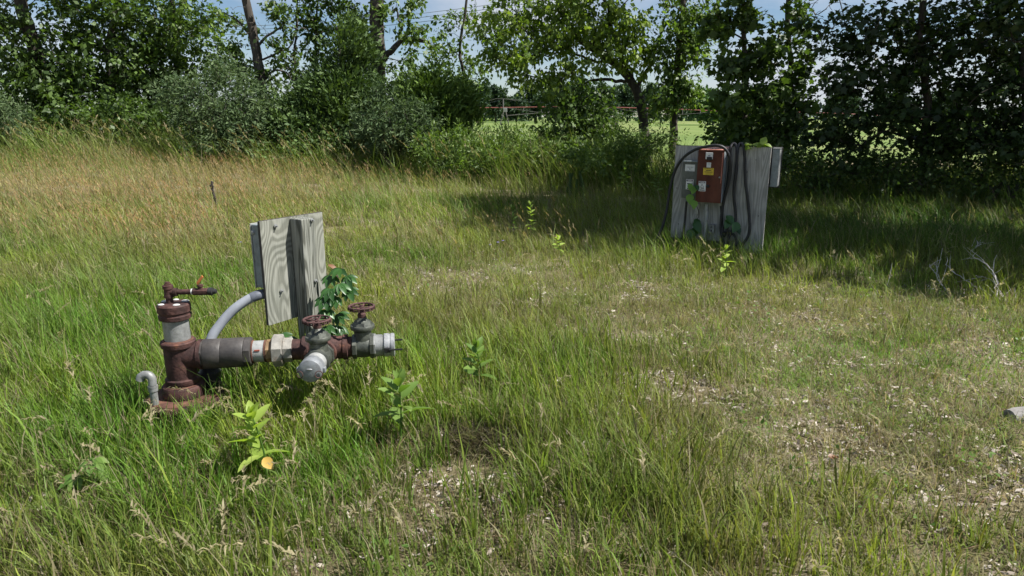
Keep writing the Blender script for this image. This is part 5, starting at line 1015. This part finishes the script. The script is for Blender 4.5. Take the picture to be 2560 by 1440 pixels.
# ------------------------------------------------------------------ beyond the gap: irrigation machine, far trees, wires
YP = 92.0; FZ = -.5
iv = thing('irrigation_machine', (P(1500, 270, YP).x, YP, FZ), 'long red-piped wheeled irrigation machine in the far green field', 'irrigation machine')
pk = pxm(YP)
span = [P(u, v, YP) for u, v in ((1100, 270.5), (1180, 269.5), (1260, 269), (1400, 267), (1530, 268.5), (1620, 271), (1700, 273.5), (1800, 278))]
MB().tube(smooth_path(span, 4), .065, 8).build('span_pipe', 'pipe_red', iv)
span2 = [P(1800, 278, YP)] + [P(u, v, YP) for u, v in ((1900, 279), (2050, 282), (2180, 288), (2320, 299))]
MB().tube(smooth_path(span2, 4), .065, 8).build('span_pipe', 'pipe_red', iv)
tr_ = MB()
for (u0, u1, dv) in ((1265, 1530, 16), (1530, 1795, 14), (1805, 2050, 14)):
    n = 6
    for k in range(n):
        a = u0 + (u1 - u0) * k / n; b_ = u0 + (u1 - u0) * (k + 1) / n; f0 = math.sin(math.pi * k / n); f1 = math.sin(math.pi * (k + 1) / n)
        yv = lambda u: float(np.interp(u, [1180, 1400, 1530, 1700, 1800, 1900, 2050], [269.5, 267, 268.5, 273.5, 278, 279, 282]))
        tr_.tube([P(a, yv(a) + dv * f0, YP - .8), P(b_, yv(b_) + dv * f1, YP - .8)], .025, 5); tr_.tube([P(a, yv(a), YP), P(a, yv(a) + dv * f0 + .3, YP - .8)], .025, 5)
tr_.build('truss_rods', 'galv_far', iv)
def tower(u, v, legs, hub):
    m = MB(); top = P(u, v, YP)
    for (lu, lv_) in legs: m.tube([top + Vector((0, -.3, 0)), P(lu, lv_, YP - .9)], .07, 6)
    return m
tB = tower(1800, 277, ((1776, 326), (1822, 326)), 0); tB.tube([P(1804, 280, YP - .5), P(1804, 325, YP - .9)], .04, 6); tB.tube([P(1774, 327, YP - .9), P(1824, 327, YP - .9)], .08, 6); tB.build('tower_frame', 'galv_far', iv)
for u in (1775, 1823):
    c = P(u, 327, YP - .9); w = MB().torus(c, (.25, -1, 0), .40, .11, 22, 8).build('wheel', 'tyre', iv)
    rm = MB().lathe(c - Vector((.25, -1, 0)) * .05, (.25, -1, 0), [(0, .30), (.05, .30), (.06, .08), (.13, .08)], 16).build('rim', 'galv_far', w)
tA = tower(1262, 269, ((1250, 312), (1272, 312)), 0); tA.tube([P(1258, 272, YP - .4), P(1258, 248, YP)], .07, 6); tA.build('tower_frame', 'galv_far', iv)
ms = MB(); ms.tube([P(1246, 262, YP), P(1262, 247, YP), P(1290, 252, YP)], .03, 6); ms.tube([P(1222, 252, YP), P(1240, 247, YP), P(1262, 247, YP), P(1300, 251, YP)], .03, 6); ms.build('mast', 'galv_far', iv)
cb = MB()
for (a, b_) in (((1262, 247), (1400, 266)), ((1262, 247), (1180, 268)), ((1300, 251), (1500, 268))): cb.tube([P(*a, YP), P(*b_, YP)], .018, 4)
cb.build('stay_cables', 'wire', iv)
MB().box(P(1258, 280, YP - 1.2), (.5, 0, 0), (0, .4, 0), (0, 0, .5), .03).build('control_box', 'galvanized_pale', iv)
tw_ = MB(); tw_.tube([P(1268, 289, YP - .6), P(1380, 280, YP - .4)], .05, 6); tw_.tube([P(1372, 280, YP - .4), P(1380, 267, YP)], .03, 5); tw_.build('drag_arm', 'galv_far', iv)
# far trees across the field
def far_tree(u, vtop, wpx, Y, seed, label, mat='leaf_far'):
    r_ = np.random.default_rng(seed); zb = -.5; x = (u - 1280) / FP * Y; k = pxm(Y); top = P(u, vtop, Y).z; h = top - zb; t = thing('far_tree', (x, Y, zb), label, 'tree', 'far trees across the field')
    sk = Skeleton(); sk.add_path([Vector((x, Y, zb + h * .8 * i / 5)) for i in range(6)], -1, [.35 - .05 * i for i in range(6)])
    n = 80; d = r_.normal(0, 1, (n, 3)); d /= np.linalg.norm(d, axis=1, keepdims=True); q = r_.random((n, 1)) ** .4; cs = np.array([x, Y, zb + h * .56]) + d * q * np.array([wpx * k, wpx * k * .8, h * .42])
    grow(sk, cs, r_, step=1.5); branch_mesh('trunk', sk, np.minimum(radii(sk, .03), .2), 'bark', t, sk.paths, 4)
    leaves_object('crown', mat, *clump_leaves(r_, cs, 55, wpx * k * .2, 1.0, .1, .8), T_KITE, parent=t)
ft = [(1195, 196, 34, 'nearest the bright green juniper'), (1240, 214, 30, 'past the gap tree'), (1290, 235, 26, 'with the lowest top of the far row'), (1335, 205, 36, 'beyond the red pipe mast'), (1385, 200, 34, 'taller one beyond the long red pipe'), (1440, 195, 36, 'behind the dark rounded shrub'), (1500, 205, 36, 'behind the low limb'), (1560, 200, 34, 'behind the forked trunk'), (1620, 210, 34, 'glimpsed between forked and single trunks'), (1680, 215, 34, 'behind the single dark trunk'), (1850, 220, 36, 'behind the thin-stemmed tree'), (1920, 210, 36, 'behind the meter box'), (2080, 225, 40, 'glimpsed through the shadowed maple'), (2200, 220, 40, 'dimly behind the shadowed maple crown'), (2330, 225, 44, 'behind the maple stem'), (1140, 190, 34, 'behind the thin gap tree')]
for i, (u, v, w, lab) in enumerate(ft): far_tree(u, v, w, 230 + (i % 4) * 14, 100 + i, 'haze-tinted distant tree across the field ' + lab)
far_tree(1757, 222, 44, 170, 130, 'rounded bright green lone tree across the field', 'leaf_far_bright')
# far wood as one mass, from the far row outward
wr = np.random.default_rng(9); n = 900; wx = wr.uniform(-420, 420, n); wy = 300 + wr.uniform(0, 40, n); wz = -.5 + wr.random(n) * 11 * (.6 + .4 * np.sin(wx * .05)); wc = np.stack([wx, wy, wz], 1)
fw = leaves_object('far_wood', 'leaf_far', *clump_leaves(wr, wc, 22, 2.6, 2.2, .1, .8), T_KITE); tag(fw, 'far dim wood closing the field at the horizon', 'wood', kind='stuff')
for k, (v0, v1, lab) in enumerate(((42, -8, 'highest thin overhead wire above the half-bare tree'), (50, 3, 'middle thin overhead wire above the half-bare tree'), (62, 14, 'lowest thin overhead wire above the half-bare tree'))):
    a = P(200, v0 + 20, 70); b_ = P(1500, v1 - 20, 60); pts = [a + (b_ - a) * t - Vector((0, 0, 1.2 * math.sin(math.pi * t))) for t in np.linspace(0, 1, 14)]
    ow = thing('overhead_wire', tuple(a), lab, 'wire', 'overhead wires'); MB().tube(pts, .02, 5).build('wire', 'wire', ow)
